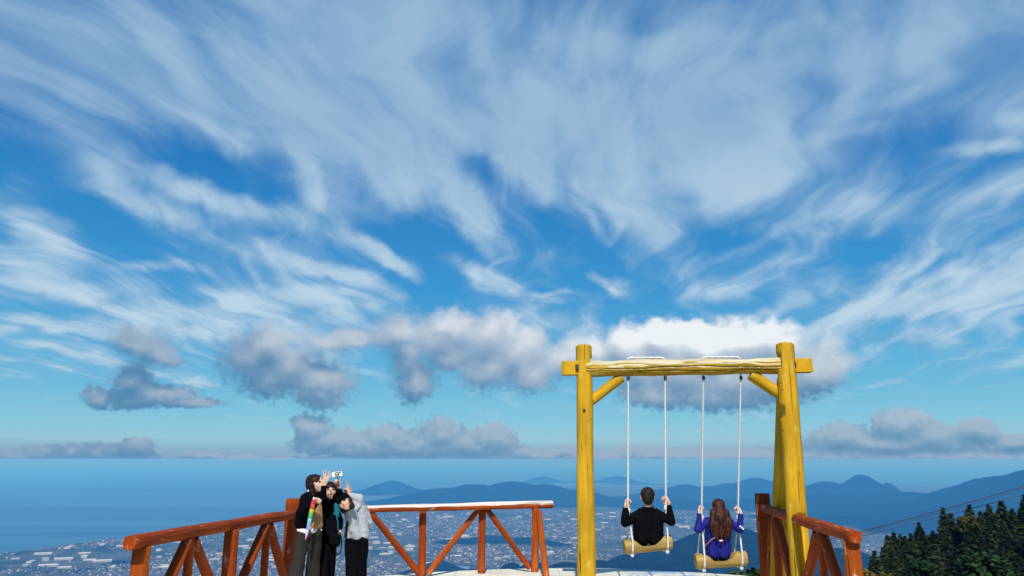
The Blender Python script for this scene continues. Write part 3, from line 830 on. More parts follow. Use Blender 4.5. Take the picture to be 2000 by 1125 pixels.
def knot(name, c, r, parent, sc3=(1, 1, 1.2), m=M_ROPE):
    bm = bmesh.new(); bmesh.ops.create_icosphere(bm, subdivisions=2, radius=r)
    for v in bm.verts:
        v.co *= 1 + .16 * mnoise.noise(v.co * (2.2 / r) + Vector(c)); v.co = Vector((v.co.x * sc3[0], v.co.y * sc3[1], v.co.z * sc3[2]))
    me = bpy.data.meshes.new(name); bm.to_mesh(me); bm.free()
    for p in me.polygons: p.use_smooth = True
    o = link(name, me, m, parent); o.location = Vector(c) - parent.location; return o

def seat_mesh(parent, c0, c1, r):
    "a log with the middle scooped out to sit in"
    d = c1 - c0; L = d.length; seg = 28; nr = 36
    V, F = [], []
    for i in range(nr + 1):
        t = i / nr; z = t * L
        dip = math.exp(-((t - .5) / .24) ** 4)
        lim = r * (0.90 - 1.05 * dip)
        if t < .13 or t > .87: lim = r * .92
        for k in range(seg):
            a = 2 * math.pi * k / seg
            rr_ = r * (1 + .05 * mnoise.noise(Vector((math.cos(a), math.sin(a), z * 4))))
            if i in (0, nr): rr_ -= .008
            x, y = rr_ * math.cos(a), rr_ * math.sin(a)
            V.append((x, min(y, lim), z))
    F = [(i * seg + k, i * seg + (k + 1) % seg, (i + 1) * seg + (k + 1) % seg, (i + 1) * seg + k) for i in range(nr) for k in range(seg)]
    F.append(tuple(range(seg))[::-1]); F.append(tuple(nr * seg + k for k in range(seg)))
    o = mesh_obj('seat', V, F, M_SEAT, parent, False)
    z_ = d.normalized(); y_ = (Vector((0, 0, 1)) - z_ * z_.z).normalized(); x_ = y_.cross(z_)
    M = Matrix((x_, y_, z_)).transposed().to_4x4(); M.translation = c0 - parent.location
    o.matrix_basis = M
    return o
def swing(tops, hands, botL, botR, s0, s1, sr, label, dseat):
    root = empty('log_swing', s0.lerp(s1, .5)); tag(root, label, 'swing', 'log swings hanging from the yellow frame')
    seat_mesh(root, s0, s1, sr)
    ax = (s1 - s0).normalized()
    bm_dir = bdir
    th_ = []
    for (tx, hd, bt) in zip(tops, hands, (botL, botR)):
        tt = at(tx, 737, 10.05); th_.append(tt)
        top_on = Vector((tt.x, tt.y - .0, bl.z + (br.z - bl.z) * ((tt.x - bl.x) / (br.x - bl.x)) + .125))
        kn_ = hd.lerp(bt, .16)
        rope('rope', [top_on, tt, hd, kn_], .0130, root)
        knot('knot', kn_, .030, root, (1, 1, 1.5))
        log('hook', tt + Vector((0, -.005, -.035)), tt + Vector((0, -.005, .012)), .020, .022, M_DARKM, root, 10, 0.0, cap=.002)
        # doubled cord below the knot going down on both sides of the seat log
        fr = bt + Vector((0, -sr - .005, 0)); bk = bt + Vector((0, sr + .005, 0))
        rope('cord', [kn_, fr + Vector((.012, 0, sr * .6)), fr + Vector((.012, .01, -sr * .5)), bt + Vector((0.012, -.03, -sr - .012))], .0125, root, seg=8)
        rope('cord', [kn_, bk + Vector((-.030, 0, sr * .6)), bk + Vector((-.03, -.01, -sr * .5)), bt + Vector((-.02, .03, -sr - .012))], .0125, root, seg=8)
        knot('end_knot', bt + Vector((.012, -.035, -sr - .014)), .026, root)
    a = th_[0].copy(); b_ = th_[1].copy()
    for p in (a, b_): p.z = bl.z + (br.z - bl.z) * ((p.x - bl.x) / (br.x - bl.x)) + .125
    mid = a.lerp(b_, .5)
    rope('top_loop', [a + Vector((0, 0, -.01)), a.lerp(b_, .06) + Vector((0, 0, .008)), mid + Vector((0, 0, .01)), a.lerp(b_, .94) + Vector((0, 0, .008)), b_ + Vector((0, 0, -.01))], .0145, root)
    return root
DM, DL = 10.42, 10.62
SR = .098
m0, m1 = at(1219, 1068, DM), at(1311, 1058.5, DM + .02)
l0, l1 = at(1358, 1096.5, DL), at(1457, 1090, DL)
MH = [at(1226.5, 984, DM - .12), at(1300.5, 979, DM - .1)]
LH = [at(1370.5, 995, DL - .1), at(1441.5, 996, DL - .1)]
swing((1227, 1299), MH, at(1232, 1066.5, DM), at(1300, 1059.5, DM), m0, m1, SR, 'log seat on white ropes carrying the man in black', DM)
swing((1374, 1447), LH, at(1371, 1095.5, DL), at(1444, 1091, DL), l0, l1, SR * 1.04, 'log seat on white ropes carrying the long haired woman in blue', DL)

# ------------------------------------------------------------------ people
M_SKIN = simple('skin', (.58, .33, .23), .55, .35, .10, 14)
M_SKIN2 = simple('skin_pale', (.66, .42, .32), .55, .35, .10, 14)
def cloth(name, col, scale=9, rough=.85, sp=.1): return simple(name, col, rough, sp, .28, scale, .35, 26)
M_BLACK = cloth('black_cloth', (.0035, .0035, .005), sp=.03)
M_NAVY = cloth('royal_blue_cloth', (.008, .011, .17), 7, .7, .2)
M_GREY = cloth('light_grey_fleece', (.36, .385, .41), 6)
M_OLIVE = cloth('dark_olive_cloth', (.026, .023, .020), 5)
M_TAN = cloth('tan_cloth', (.34, .19, .085), 9)
M_WHITE = cloth('white_cloth', (.75, .74, .70), 9)
M_TEAL = cloth('teal_cloth', (.01, .14, .20), 6)
M_EYE = simple('eye_dark', (.01, .008, .008), .3, .5)
M_LIP = simple('lips', (.42, .10, .09), .5, .4)
M_SHOE = simple('shoe_dark', (.03, .03, .032), .6, .3)
def hair_mat(name, a, b_):
    m, q, bb = mat(name, .5, .15)
    tc = q.n('ShaderNodeTexCoord').outputs['Object']
    n_ = q.noise(q.v('MULTIPLY', tc, (70, 70, 5)), 1.0, 4, .6)
    q.put(bb.inputs['Base Color'], q.mix(q.mr(n_, .38, .68), a, b_))
    bp = q.n('ShaderNodeBump'); bp.inputs['Strength'].default_value = .8; bp.inputs['Distance'].default_value = .006
    q.put(bp.inputs['Height'], n_); q.put(bb.inputs['Normal'], bp.outputs[0])
    return m
M_HBLK = hair_mat('black_hair', (.006, .004, .004), (.03, .018, .013))
M_HBRN = hair_mat('brown_hair', (.014, .005, .004), (.085, .026, .014))
M_HDRK = hair_mat('dark_brown_hair', (.008, .004, .004), (.038, .013, .009))

def sph_dirs(n=42):
    bm = bmesh.new(); bmesh.ops.create_icosphere(bm, subdivisions=2, radius=1); v = [x.co.copy() for x in bm.verts]; bm.free(); return v
SD = sph_dirs()
_ts = bpy.data.scenes.new('workbench')
def caps_mesh(name, caps, voxel, m, parent, rel=2):
    "one closed skin over a set of tapered limbs"
    V, F = [], []
    o_ = parent.location
    for cpt in caps:
        p0, r0, p1, r1 = cpt[:4]
        p0, p1 = Vector(p0) - o_, Vector(p1) - o_
        bm = bmesh.new()
        for d in SD: bm.verts.new(p0 + d * r0)
        if (p1 - p0).length > 1e-5:
            for d in SD: bm.verts.new(p1 + d * r1)
        res = bmesh.ops.convex_hull(bm, input=bm.verts[:])
        dead = [g_ for g_ in set(res['geom_interior'] + res['geom_unused']) if isinstance(g_, bmesh.types.BMVert)]
        if dead: bmesh.ops.delete(bm, geom=dead, context='VERTS')
        bm.verts.index_update()
        k = len(V); V += [v.co.copy() for v in bm.verts]; F += [tuple(v.index + k for v in f.verts) for f in bm.faces]
        bm.free()
    me = bpy.data.meshes.new('tmp'); me.from_pydata(V, [], F)
    tmp = bpy.data.objects.new('tmp', me); _ts.collection.objects.link(tmp)
    md = tmp.modifiers.new('r', 'REMESH'); md.mode = 'VOXEL'; md.voxel_size = voxel; md.use_smooth_shade = True
    if rel:
        ms = tmp.modifiers.new('s', 'SMOOTH'); ms.iterations = rel; ms.factor = .5
    _ts.view_layers[0].update(); dg = _ts.view_layers[0].depsgraph
    out = bpy.data.meshes.new_from_object(tmp.evaluated_get(dg), depsgraph=dg)
    bpy.data.objects.remove(tmp); bpy.data.meshes.remove(me)
    out.name = name; out.materials.clear()
    return link(name, out, m, parent)
def rumple(o, amp, freq, seed):
    me = o.data; n = len(me.vertices)
    co = np.empty(n * 3, dtype=np.float32); me.vertices.foreach_get('co', co); co = co.reshape(-1, 3)
    no = np.empty(n * 3, dtype=np.float32); me.vertex_normals.foreach_get('vector', no); no = no.reshape(-1, 3)
    k = np.array([mnoise.noise((c[0] * freq + seed, c[1] * freq, c[2] * freq)) for c in co.tolist()], dtype=np.float32)
    me.vertices.foreach_set('co', (co + no * k[:, None] * amp).ravel()); me.update()
def hand(w, d, n, thumb, curl, s=1.0, spread=.12, curls=None):
    "w wrist, d pointing direction, n palm normal, thumb +1/-1 along d x n"
    d = d.normalized(); n = (n - d * n.dot(d)).normalized(); sd_ = d.cross(n).normalized() * thumb
    L = []
    pal = w + d * .045 * s
    for k, off in enumerate((.028, .010, -.010, -.028)):
        b0 = w + d * .085 * s + sd_ * off * s
        L.append((w + sd_ * off * .5 * s, .017 * s, b0, .0115 * s))
        cu = curls[k] if curls else curl
        fl = (.042, .047, .043, .034)[k] * s
        p = b0; ang = 0; dirn = d + sd_ * spread * (1.5 - k) * .8
        dirn.normalize(); r_ = .0098 * s
        for j, seg in enumerate((1, .68, .5)):
            ang += cu * (.9 if j == 0 else 1.0)
            dd_ = dirn * math.cos(ang) + n * math.sin(ang)
            q_ = p + dd_ * fl * seg; L.append((p, r_, q_, r_ * .88)); p = q_; r_ *= .88
    t0 = w + d * .025 * s + sd_ * .022 * s
    t1 = t0 + (d * .5 + sd_ * .75 + n * (.25 + .3 * min(1, abs(curl)))).normalized() * .038 * s
    t2 = t1 + (d * .85 + sd_ * (.25 - .4 * min(1, curl)) + n * (.2 + .6 * min(1, curl))).normalized() * .034 * s
    L += [(t0, .0145 * s, t1, .0115 * s), (t1, .0115 * s, t2, .0095 * s)]
    return L
def head(c, f, up, s=1.0):
    f = f.normalized(); up = (up - f * up.dot(f)).normalized(); r_ = f.cross(up)
    L = [(c + up * .022 * s - f * .022 * s, .088 * s, c + up * .018 * s + f * .014 * s, .080 * s),
         (c + f * .035 * s - up * .035 * s, .062 * s, c + f * .05 * s - up * .078 * s, .034 * s),
         (c + f * .086 * s + up * .006 * s, .009 * s, c + f * .108 * s - up * .026 * s, .012 * s)]
    for k in (-1, 1):
        L.append((c + r_ * .082 * s * k - f * .012 * s + up * .008 * s, .014 * s, c + r_ * .080 * s * k - f * .008 * s - up * .03 * s, .011 * s))
        L.append((c + r_ * .035 * s * k + f * .055 * s - up * .028 * s, .032 * s, c + r_ * .02 * s * k + f * .05 * s - up * .06 * s, .028 * s))
    return L, f, up, r_
def face_bits(c, f, up, r_, s, parent, mouth=True):
    for k in (-1, 1):
        e = c + r_ * .032 * s * k + f * .088 * s + up * .010 * s
        caps_mesh('eye', [(e - r_ * .009, .0075 * s, e + r_ * .009, .0075 * s)], .003, M_EYE, parent, 0)
        e2 = e + up * .022 * s
        caps_mesh('eyebrow', [(e2 - r_ * .014, .0045 * s, e2 + r_ * .014, .0045 * s)], .003, M_HBLK, parent, 0)
    m_ = c + f * .087 * s - up * .055 * s
    caps_mesh('mouth', [(m_ - r_ * .019 * s, .006 * s, m_ + r_ * .019 * s, .006 * s)], .003, M_LIP, parent, 0)
def foot_of(p_hip, x, y, Y, z=.09):
    p = at(x, y, Y); d = p - p_hip; return p_hip + d * ((p_hip.z - z) / (p_hip.z - p.z))
def shoe(parent, ank, f):
    caps_mesh('shoe', [(Vector((ank.x, ank.y, .045)) - f * .05, .042, Vector((ank.x, ank.y, .036)) + f * .15, .036), (Vector((ank.x, ank.y, .09)), .045, Vector((ank.x, ank.y, .05)), .042)], .008, M_SHOE, parent)

def seated(label, D, headp, headc_s, neck, shl, shr, ell, elr, HN, pelv, hipw, torso_r, m_skin, m_top, m_leg, lean=0.0, bulk=1.0):
    root = empty('person', pelv.copy()); tag(root, label, 'person')
    hd, f, up, r_ = head(headp, Vector((0, 1, -.05)), Vector((0, 0, 1)), headc_s)
    body = list(hd); top = []
    body.append((headp - up * .06, .058 * bulk, neck, .056 * bulk))
    chest = (shl + shr) * .5
    for s_, sh, eb, hn in ((-1, shl, ell, HN[0]), (1, shr, elr, HN[1])):
        fd = (hn - eb).normalized(); wr = hn - fd * .045 + Vector((s_ * .028, -.012, 0))
        fd = (wr - eb).normalized()
        body += [(sh, .045, eb, .036), (eb, .036, wr, .024), (neck, .05, sh, .045), (sh, .05, pelv + Vector((s_ * .08, 0, 0)), .07)]
        # fingers close round the rope from the outside
        nrm = Vector((-s_, .12, 0)); up2 = Vector((-s_ * .08, .22, 1))
        hw = wr + Vector((0, 0, .012))
        body += hand(hw, Vector((-s_ * .25, .55, .62)), Vector((-s_, -.35, .1)), -s_ if False else (1 if s_ < 0 else -1), 1.25, 1.0 * bulk, .05)
        top += [(sh, .064 * bulk, eb, .056 * bulk), (eb, .056 * bulk, wr - fd * .03, .040 * bulk), (neck + Vector((s_ * .03, 0, -.045)), .05 * bulk, sh, .062 * bulk)]
        hp = pelv + Vector((s_ * hipw * .5, 0, 0))
        top += [(sh + Vector((-s_ * .045, .0, -.05)), .10 * bulk, hp + Vector((0, -.01, .10)), torso_r * .96), (hp + Vector((0, -.01, .10)), torso_r * .96, hp + Vector((0, 0, .02)), torso_r)]
        top += [(chest + Vector((0, 0, -.05)), .10 * bulk, pelv + Vector((0, 0, .05)), torso_r)]
        kx = pelv.x / pelv.y; kn = hp + Vector((kx * .44 - s_ * .01, .44, .06)); ak = kn + Vector((kx * .40 - s_ * .02, .40, .0))
        body += [(hp, .07, kn, .05), (kn, .05, ak, .035)]
        lg = [(hp + Vector((0, 0, -.03)), .085, kn, .065), (kn, .065, ak, .052)]
        caps_mesh('trouser_leg', lg, .011, m_leg, root)
        caps_mesh('shoe', [(ak + Vector((0, .03, -.01)), .045, ak + Vector((0, .06, .14)), .036)], .009, M_SHOE, root)
    b_ = caps_mesh('body', body, .0055, m_skin, root, 1)
    t_ = caps_mesh('sweater' if m_top is M_BLACK else 'jacket', top, .009, m_top, root, 3)
    rumple(t_, .010, 9, 3.1); rumple(t_, .004, 26, 1.1)
    return root, (f, up, r_)

# man in black on the left seat
mc = at(1264.5, 969.5, DM - .02)
man, (f, up, r_) = seated('man in a black sweater seen from behind sitting on the left log swing', DM, mc, 1.06, at(1265.5, 991, DM - .01),
    at(1245, 1006, DM - .02), at(1288, 1005, DM - .02), at(1220.5, 1021, DM - .14), at(1311, 1019, DM - .14), MH, at(1266, 1050, DM + .02), .17, .128, M_SKIN, M_BLACK, M_BLACK, bulk=1.06)
hr = caps_mesh('hair', [(mc + Vector((0, -.022, .030)), .0985, mc + Vector((0, .012, .032)), .092), (mc + Vector((0, -.040, -.01)), .085, mc + Vector((0, -.035, -.045)), .070)], .008, M_HBLK, man, 2)
rumple(hr, .006, 60, 1)
nk = at(1265.5, 993, DM - .01)
caps_mesh('shoulder_yoke', [(nk + Vector((-.10, -.0, -.045)), .055, nk + Vector((.10, -.0, -.045)), .055), (nk + Vector((-.05, -.03, -.02)), .045, nk + Vector((.05, -.03, -.02)), .045)], .008, M_BLACK, man, 2)
caps_mesh('collar', [(nk + Vector((-.07, -.01, .006)), .022, nk + Vector((-.03, -.065, .004)), .02), (nk + Vector((-.03, -.065, .004)), .02, nk + Vector((.03, -.065, .004)), .02), (nk + Vector((.03, -.065, .004)), .02, nk + Vector((.07, -.01, .006)), .022)], .007, M_BLACK, man)

# woman in blue on the right seat
wc = at(1403, 990.5, DL - .02)
lady, (f, up, r_) = seated('woman in a royal blue jacket with long brown hair on the right log swing', DL, wc, .95, at(1403, 1008, DL - .01),
    at(1384, 1017, DL - .02), at(1422, 1017, DL - .02), at(1363, 1034, DL - .14), at(1446, 1035, DL - .14), LH, at(1402, 1080, DL + .02), .14, .115, M_SKIN2, M_NAVY, M_BLACK, bulk=.90)
hc = [(wc + Vector((0, -.020, .028)), .092, wc + Vector((0, .012, .03)), .086), (wc + Vector((.0, -.04, -.01)), .088, at(1405, 1012, DL - .13), .092)]
for (x0, x1, x2, y2, r2) in ((1392, 1391, 1393, 1046, .030), (1398, 1399, 1401, 1057, .032), (1405, 1408, 1409, 1060, .032), (1412, 1417, 1417, 1057, .030), (1418, 1426, 1428, 1042, .024), (1414, 1422, 1424, 1050, .028)):
    a, b_, c = at(x0, 1000, DL - .10), at(x1, 1024, DL - .15), at(x2, y2, DL - .15)
    hc += [(a, .045, b_, .040), (b_, .040, c, r2 * .45)]
hr = caps_mesh('long_hair', hc, .0075, M_HBRN, lady, 5); rumple(hr, .004, 20, 5)
bs = [at(1408, 1044, DL - .12), at(1389, 1054, DL - .155), at(1377, 1066, DL - .08)]
caps_mesh('bag_strap', [(bs[0], .007, bs[1], .007), (bs[1], .007, bs[2], .007)], .004, M_TAN, lady, 0)
caps_mesh('hair_clip', [(at(1406, 1056, DL - .175), .010, at(1410.5, 1056, DL - .175), .010)], .004, M_WHITE, lady, 0)
for (x, y) in ((1445, 1029), (1448, 1031.5), (1451, 1034)):
    p = at(x, y, DL - .215)
    caps_mesh('sleeve_mark', [(p, .0085, p + Vector((.012, 0, .012)), .0085)], .004, M_WHITE, lady, 0)

# ---- three friends taking a picture at the end of the left fence
# first: brown bob, black open jacket, wide dark trousers
Y1 = 9.45
c1_ = at(616.5, 945, Y1)
p1 = empty('person', Vector((at(600, 1120, Y1).x, Y1, 0))); tag(p1, 'tallest friend with brown bob, black jacket and wide dark trousers, hand up by her face', 'person')
hd, f, up, r_ = head(c1_, Vector((.82, -.38, .22)), Vector((-.18, .05, 1)), .98)
shL, shR = at(596, 972, Y1 - .10), at(618, 969, Y1 + .10)
pel = at(604, 1036, Y1)
elR, wrR = at(630, 968, Y1 + .02), at(632.5, 947.5, Y1 - .04)
elL, wrL = at(590.5, 999, Y1 - .17), at(610.5, 982, Y1 - .22)
nk = at(609, 960, Y1)
ft1, ft2 = foot_of(at(595, 1042, Y1), 579, 1125, Y1 - .12), foot_of(at(614, 1042, Y1), 609, 1125, Y1 + .10)
body = hd + [(c1_ - up * .06, .046, nk, .048), (nk, .045, shL, .04), (nk, .045, shR, .04), (nk, .06, pel, .05), (shR, .038, elR, .032), (elR, .032, wrR, .022), (shL, .038, elL, .032), (elL, .032, wrL, .022),
             (at(595, 1040, Y1), .05, ft1, .04), (at(613, 1040, Y1), .05, ft2, .04)]
body += hand(wrR, Vector((.28, -.05, 1)), Vector((-.5, .85, 0)), 1, .12, 1.0, .30)
body += hand(wrL, Vector((.6, -.2, .5)), Vector((.2, -.3, -.9)), 1, 1.1, .95, .05)
caps_mesh('body', body, .0055, M_SKIN2, p1, 1)
j = caps_mesh('jacket', [(nk - Vector((0, 0, .03)), .062, shL, .062), (nk - Vector((0, 0, .03)), .062, shR, .058), (shR, .058, elR, .052), (elR, .052, wrR - Vector((0, 0, .03)), .038), (shL, .060, elL, .056), (elL, .056, wrL + (elL - wrL) * .12, .042),
      (shL + Vector((.03, .03, -.05)), .10, at(590, 1024, Y1 - .02), .075), (shL + Vector((.06, .06, -.05)), .10, at(600, 1024, Y1 + .05), .085), (at(607, 975, Y1 + .05), .10, at(600, 1020, Y1 + .05), .10), (at(620, 978, Y1 + .12), .06, at(625, 1020, Y1 + .12), .045),
      (at(588, 1000, Y1), .06, at(584.5, 1024, Y1 + .02), .055)], .009, M_BLACK, p1, 3); rumple(j, .010, 9, 1)
caps_mesh('shirt', [(at(616, 985, Y1 + .0), .065, at(617, 1024, Y1 - .0), .075), (at(622, 990, Y1 + .02), .045, at(624, 1026, Y1 + .02), .045)], .009, M_TAN, p1, 3)
caps_mesh('undershirt_hem', [(at(583, 1035, Y1 - .05), .022, at(597, 1038, Y1 - .09), .03), (at(613, 1037, Y1 - .05), .035, at(626, 1036, Y1 + .02), .022)], .007, M_WHITE, p1, 2)
tr = caps_mesh('trousers', [(at(589, 1043, Y1), .070, at(618, 1043, Y1), .072), (at(591, 1045, Y1), .080, ft1 + Vector((0, 0, .02)), .105), (at(616, 1045, Y1 + .03), .078, ft2 + Vector((0, 0, .02)), .095)], .010, M_OLIVE, p1, 3); rumple(tr, .016, 6, 4)
shoe(p1, ft1, Vector((.8, -.3, 0)).normalized()); shoe(p1, ft2, Vector((.9, 0, 0)))
hr = caps_mesh('bob_hair', [(c1_ + up * .035 - f * .035, .096, c1_ + up * .030 + f * .004, .088), (c1_ - f * .05, .085, c1_ - f * .05 - up * .11, .062), (c1_ + r_ * .055 - f * .02, .05, c1_ + r_ * .06 - f * .015 - up * .12, .036), (c1_ - r_ * .055 - f * .02, .05, c1_ - r_ * .06 - f * .02 - up * .12, .036), (c1_ + up * .062 + f * .055, .030, c1_ + up * .045 + f * .070 + r_ * .03, .020)], .008, M_HDRK, p1, 2); rumple(hr, .007, 28, 2)
face_bits(c1_, f, up, r_, .98, p1)

# folded rainbow umbrella hanging from her hand
um = empty('folded_umbrella', at(611, 976, Y1 - .26)); tag(um, 'folded rainbow striped umbrella held at the waist of the tallest friend', 'umbrella')
BANDS = [(976, 984, (.55, .03, .04), .034), (984, 994, (.60, .08, .05), .042), (994, 1002, (.42, .46, .05), .040), (1002, 1012, (.08, .42, .13), .040), (1012, 1023, (.22, .52, .60), .038), (1023, 1035, (.22, .34, .85), .034), (1035, 1046, (.62, .52, .85), .030), (1046, 1054, (.80, .22, .55), .022)]
def umx(y): return 613.5 - (y - 976) * .215
for i, (ya, yb, c, r0) in enumerate(BANDS):
    mm = simple('umbrella_cloth', c, .7, .2, .1, 30)
    r1 = BANDS[min(i + 1, len(BANDS) - 1)][3] if i + 1 < len(BANDS) else .006
    log('cloth_band', at(umx(ya), ya, Y1 - .26), at(umx(yb) , yb, Y1 - .26), r0 * .64, r1 * .64, mm, um, 16, .10, seed=i, cap=.0005, ringlen=.02)
log('handle', at(612.8, 971, Y1 - .26), at(umx(976.5), 976.5, Y1 - .26), .013, .013, M_WHITE, um, 10, .0)
log('tip', at(umx(1053), 1053, Y1 - .26), at(umx(1057), 1057, Y1 - .26), .005, .004, M_DARKM, um, 8, .0)

# second: black hood, arm stretched up with the stick
Y2 = 9.75
c2 = at(645, 961, Y2)
p2 = empty('person', Vector((at(640, 1120, Y2).x, Y2, 0))); tag(p2, 'middle friend all in black raising the selfie stick with one arm', 'person')
hd, f, up, r_ = head(c2, Vector((.30, -.90, .30)), Vector((-.1, .1, 1)), .95)
nk = at(643, 973, Y2 + .02); shL, shR = at(637, 979, Y2), at(652, 978, Y2 + .03)
elR, wrR = at(662.5, 967, Y2 - .08), at(662.8, 952.5, Y2 - .16)
elL, wrL = at(663, 1016, Y2 + .05), at(664.5, 1037, Y2 - .06)
pel = at(643, 1036, Y2)
ft1, ft2 = foot_of(at(636, 1040, Y2), 630, 1125, Y2 - .08), foot_of(at(649, 1040, Y2), 645, 1125, Y2 + .08)
body = hd + [(c2 - up * .06, .044, nk, .045), (nk, .045, shL, .04), (nk, .045, shR, .04), (nk, .06, pel, .07), (shR, .036, elR, .030), (elR, .030, wrR, .021), (shR, .036, elL, .030), (elL, .030, wrL, .021), (at(637, 1044, Y2), .05, ft1, .035), (at(648, 1044, Y2), .05, ft2, .035), (pel, .05, at(637, 1044, Y2), .05), (pel, .05, at(648, 1044, Y2), .05)]
body += hand(wrR, Vector((-.12, 0, 1)), Vector((-.7, -.6, 0)), -1, 1.2, .95, .05)
body += hand(wrL, Vector((.1, -.05, -1)), Vector((-.8, -.3, 0)), 1, .8, .92, .05)
caps_mesh('body', body, .0055, M_SKIN, p2, 1)
j = caps_mesh('jacket', [(nk - Vector((0, 0, .03)), .06, shL, .062), (nk - Vector((0, 0, .03)), .06, shR, .06), (shR, .062, elR, .056), (elR, .056, wrR - Vector((0, 0, .035)), .040), (shR, .056, elL, .046), (elL, .046, wrL + Vector((0, 0, .04)), .034),
      (at(638, 984, Y2), .095, at(638, 1040, Y2), .095), (at(646, 984, Y2 + .02), .09, at(646, 1040, Y2), .095)], .009, M_BLACK, p2, 3); rumple(j, .010, 9, 6)
tr = caps_mesh('trousers', [(at(638, 1040, Y2), .085, at(646, 1040, Y2), .085), (at(637, 1045, Y2), .078, ft1, .055), (at(648, 1045, Y2), .074, ft2, .050)], .010, M_BLACK, p2, 3)
shoe(p2, ft1, Vector((.4, -.8, 0)).normalized()); shoe(p2, ft2, Vector((.5, -.7, 0)).normalized())
hr = caps_mesh('hair', [(c2 + up * .035 - f * .03, .096, c2 + up * .038 + f * .0, .088), (c2 + r_ * .06 - f * .01, .045, c2 + r_ * .07 - up * .10, .034), (c2 - r_ * .06 - f * .01, .045, c2 - r_ * .07 - up * .10, .034), (c2 + up * .060 + f * .055 - r_ * .03, .026, c2 + up * .060 + f * .055 + r_ * .03, .026)], .008, M_HDRK, p2, 2)
caps_mesh('hood', [(c2 + up * .045 - f * .05, .104, c2 + up * .02 - f * .06, .10), (c2 - f * .06 - up * .06, .085, nk - f * .03, .075)], .009, M_BLACK, p2, 3)
face_bits(c2, f, up, r_, .95, p2)

# black handbag with a looped strap
hb_ = empty('handbag', at(655, 1054, Y2 - .10)); tag(hb_, 'small black handbag with a looped strap hanging at the middle friend', 'bag')
caps_mesh('bag', [(at(650, 1047, Y2 - .10), .055, at(658, 1050, Y2 - .10), .052), (at(650, 1058, Y2 - .10), .055, at(658, 1060, Y2 - .10), .050)], .009, M_BLACK, hb_, 3)
lp = [at(x, y, Y2 - .12) for x, y in ((664.5, 1040), (667.5, 1060), (665, 1080), (659, 1083), (655, 1078), (656, 1066))]
caps_mesh('strap', [(a, .008, b_, .008) for a, b_ in zip(lp[:-1], lp[1:])], .005, M_BLACK, hb_, 1)
tb = empty('shoulder_bag', at(657, 993, Y2 - .14)); tag(tb, 'teal cloth bag squeezed between the middle friend and the grey hoodie', 'bag')
t_ = caps_mesh('bag', [(at(657, 988, Y2 - .10), .040, at(658, 1004, Y2 - .10), .036), (at(661, 989, Y2 - .08), .036, at(663, 999, Y2 - .08), .030), (at(654, 1003, Y2 - .1), .026, at(660, 1008, Y2 - .1), .022)], .008, M_TEAL, tb, 3); rumple(t_, .012, 14, 2)
ls = [at(x, y, Y2 - .12) for x, y in ((657, 1008), (660, 1020), (660, 1036))]
caps_mesh('strap', [(a, .008, b_, .008) for a, b_ in zip(ls[:-1], ls[1:])], .005, M_TEAL, tb, 1)

# selfie stick and phone
ss = empty('selfie_stick', at(661.5, 947, Y2 - .18)); tag(ss, 'short dark selfie stick with ring clamp in the raised hand of the middle friend', 'selfie stick')
log('grip', at(662.2, 951, Y2 - .185), at(660.8, 939, Y2 - .185), .012, .012, M_DARKM, ss, 12, .0)
log('rod', at(660.8, 939.5, Y2 - .185), at(659, 928.5, Y2 - .185), .0065, .0065, M_DARKM, ss, 10, .0)
bm = bmesh.new()
V, F = [], []
cen = at(658.3, 926, Y2 - .215)
for i in range(24):
    a = 2 * math.pi * i / 24
    for k in range(8):
        b_ = 2 * math.pi * k / 8; rr_ = .022 + .0048 * math.cos(b_)
        V.append(cen - ss.location + Vector((rr_ * math.cos(a), .0048 * math.sin(b_), rr_ * math.sin(a))))
F = [(i * 8 + k, i * 8 + (k + 1) % 8, ((i + 1) % 24) * 8 + (k + 1) % 8, ((i + 1) % 24) * 8 + k) for i in range(24) for k in range(8)]
mesh_obj('ring_clamp', V, F, M_DARKM, ss, True)
ph = empty('phone', at(658.3, 925.6, Y2 - .19)); tag(ph, 'white smartphone held sideways on the selfie stick', 'phone'); ph.rotation_euler = (R(8), R(-9), R(4)); ph.scale = (.88, .88, .88)
M_PH = simple('white_phone_shell', (.70, .84, .82), .25, .5, .03)
def rbox(name, c, sx, sy, sz, m, parent, rad):
    bm = bmesh.new(); bmesh.ops.create_cube(bm, size=1); bmesh.ops.scale(bm, vec=(sx, sy, sz), verts=bm.verts)
    ed = [e for e in bm.edges if abs(e.verts[0].co.x - e.verts[1].co.x) < 1e-6 and abs(e.verts[0].co.z - e.verts[1].co.z) < 1e-6]
    bmesh.ops.bevel(bm, geom=ed, offset=rad, segments=5, profile=.5, affect='EDGES')
    me = bpy.data.meshes.new(name); bm.to_mesh(me); bm.free(); o = link(name, me, m, parent); o.location = c; return o
rbox('case', (0, 0, 0), .150, .009, .074, M_PH, ph, .014)
rbox('case_rim', (0, .0008, 0), .156, .0072, .080, M_DARKM, ph, .016)
rbox('camera_lens', (.043, -.006, .018), .024, .004, .020, M_DARKM, ph, .006)

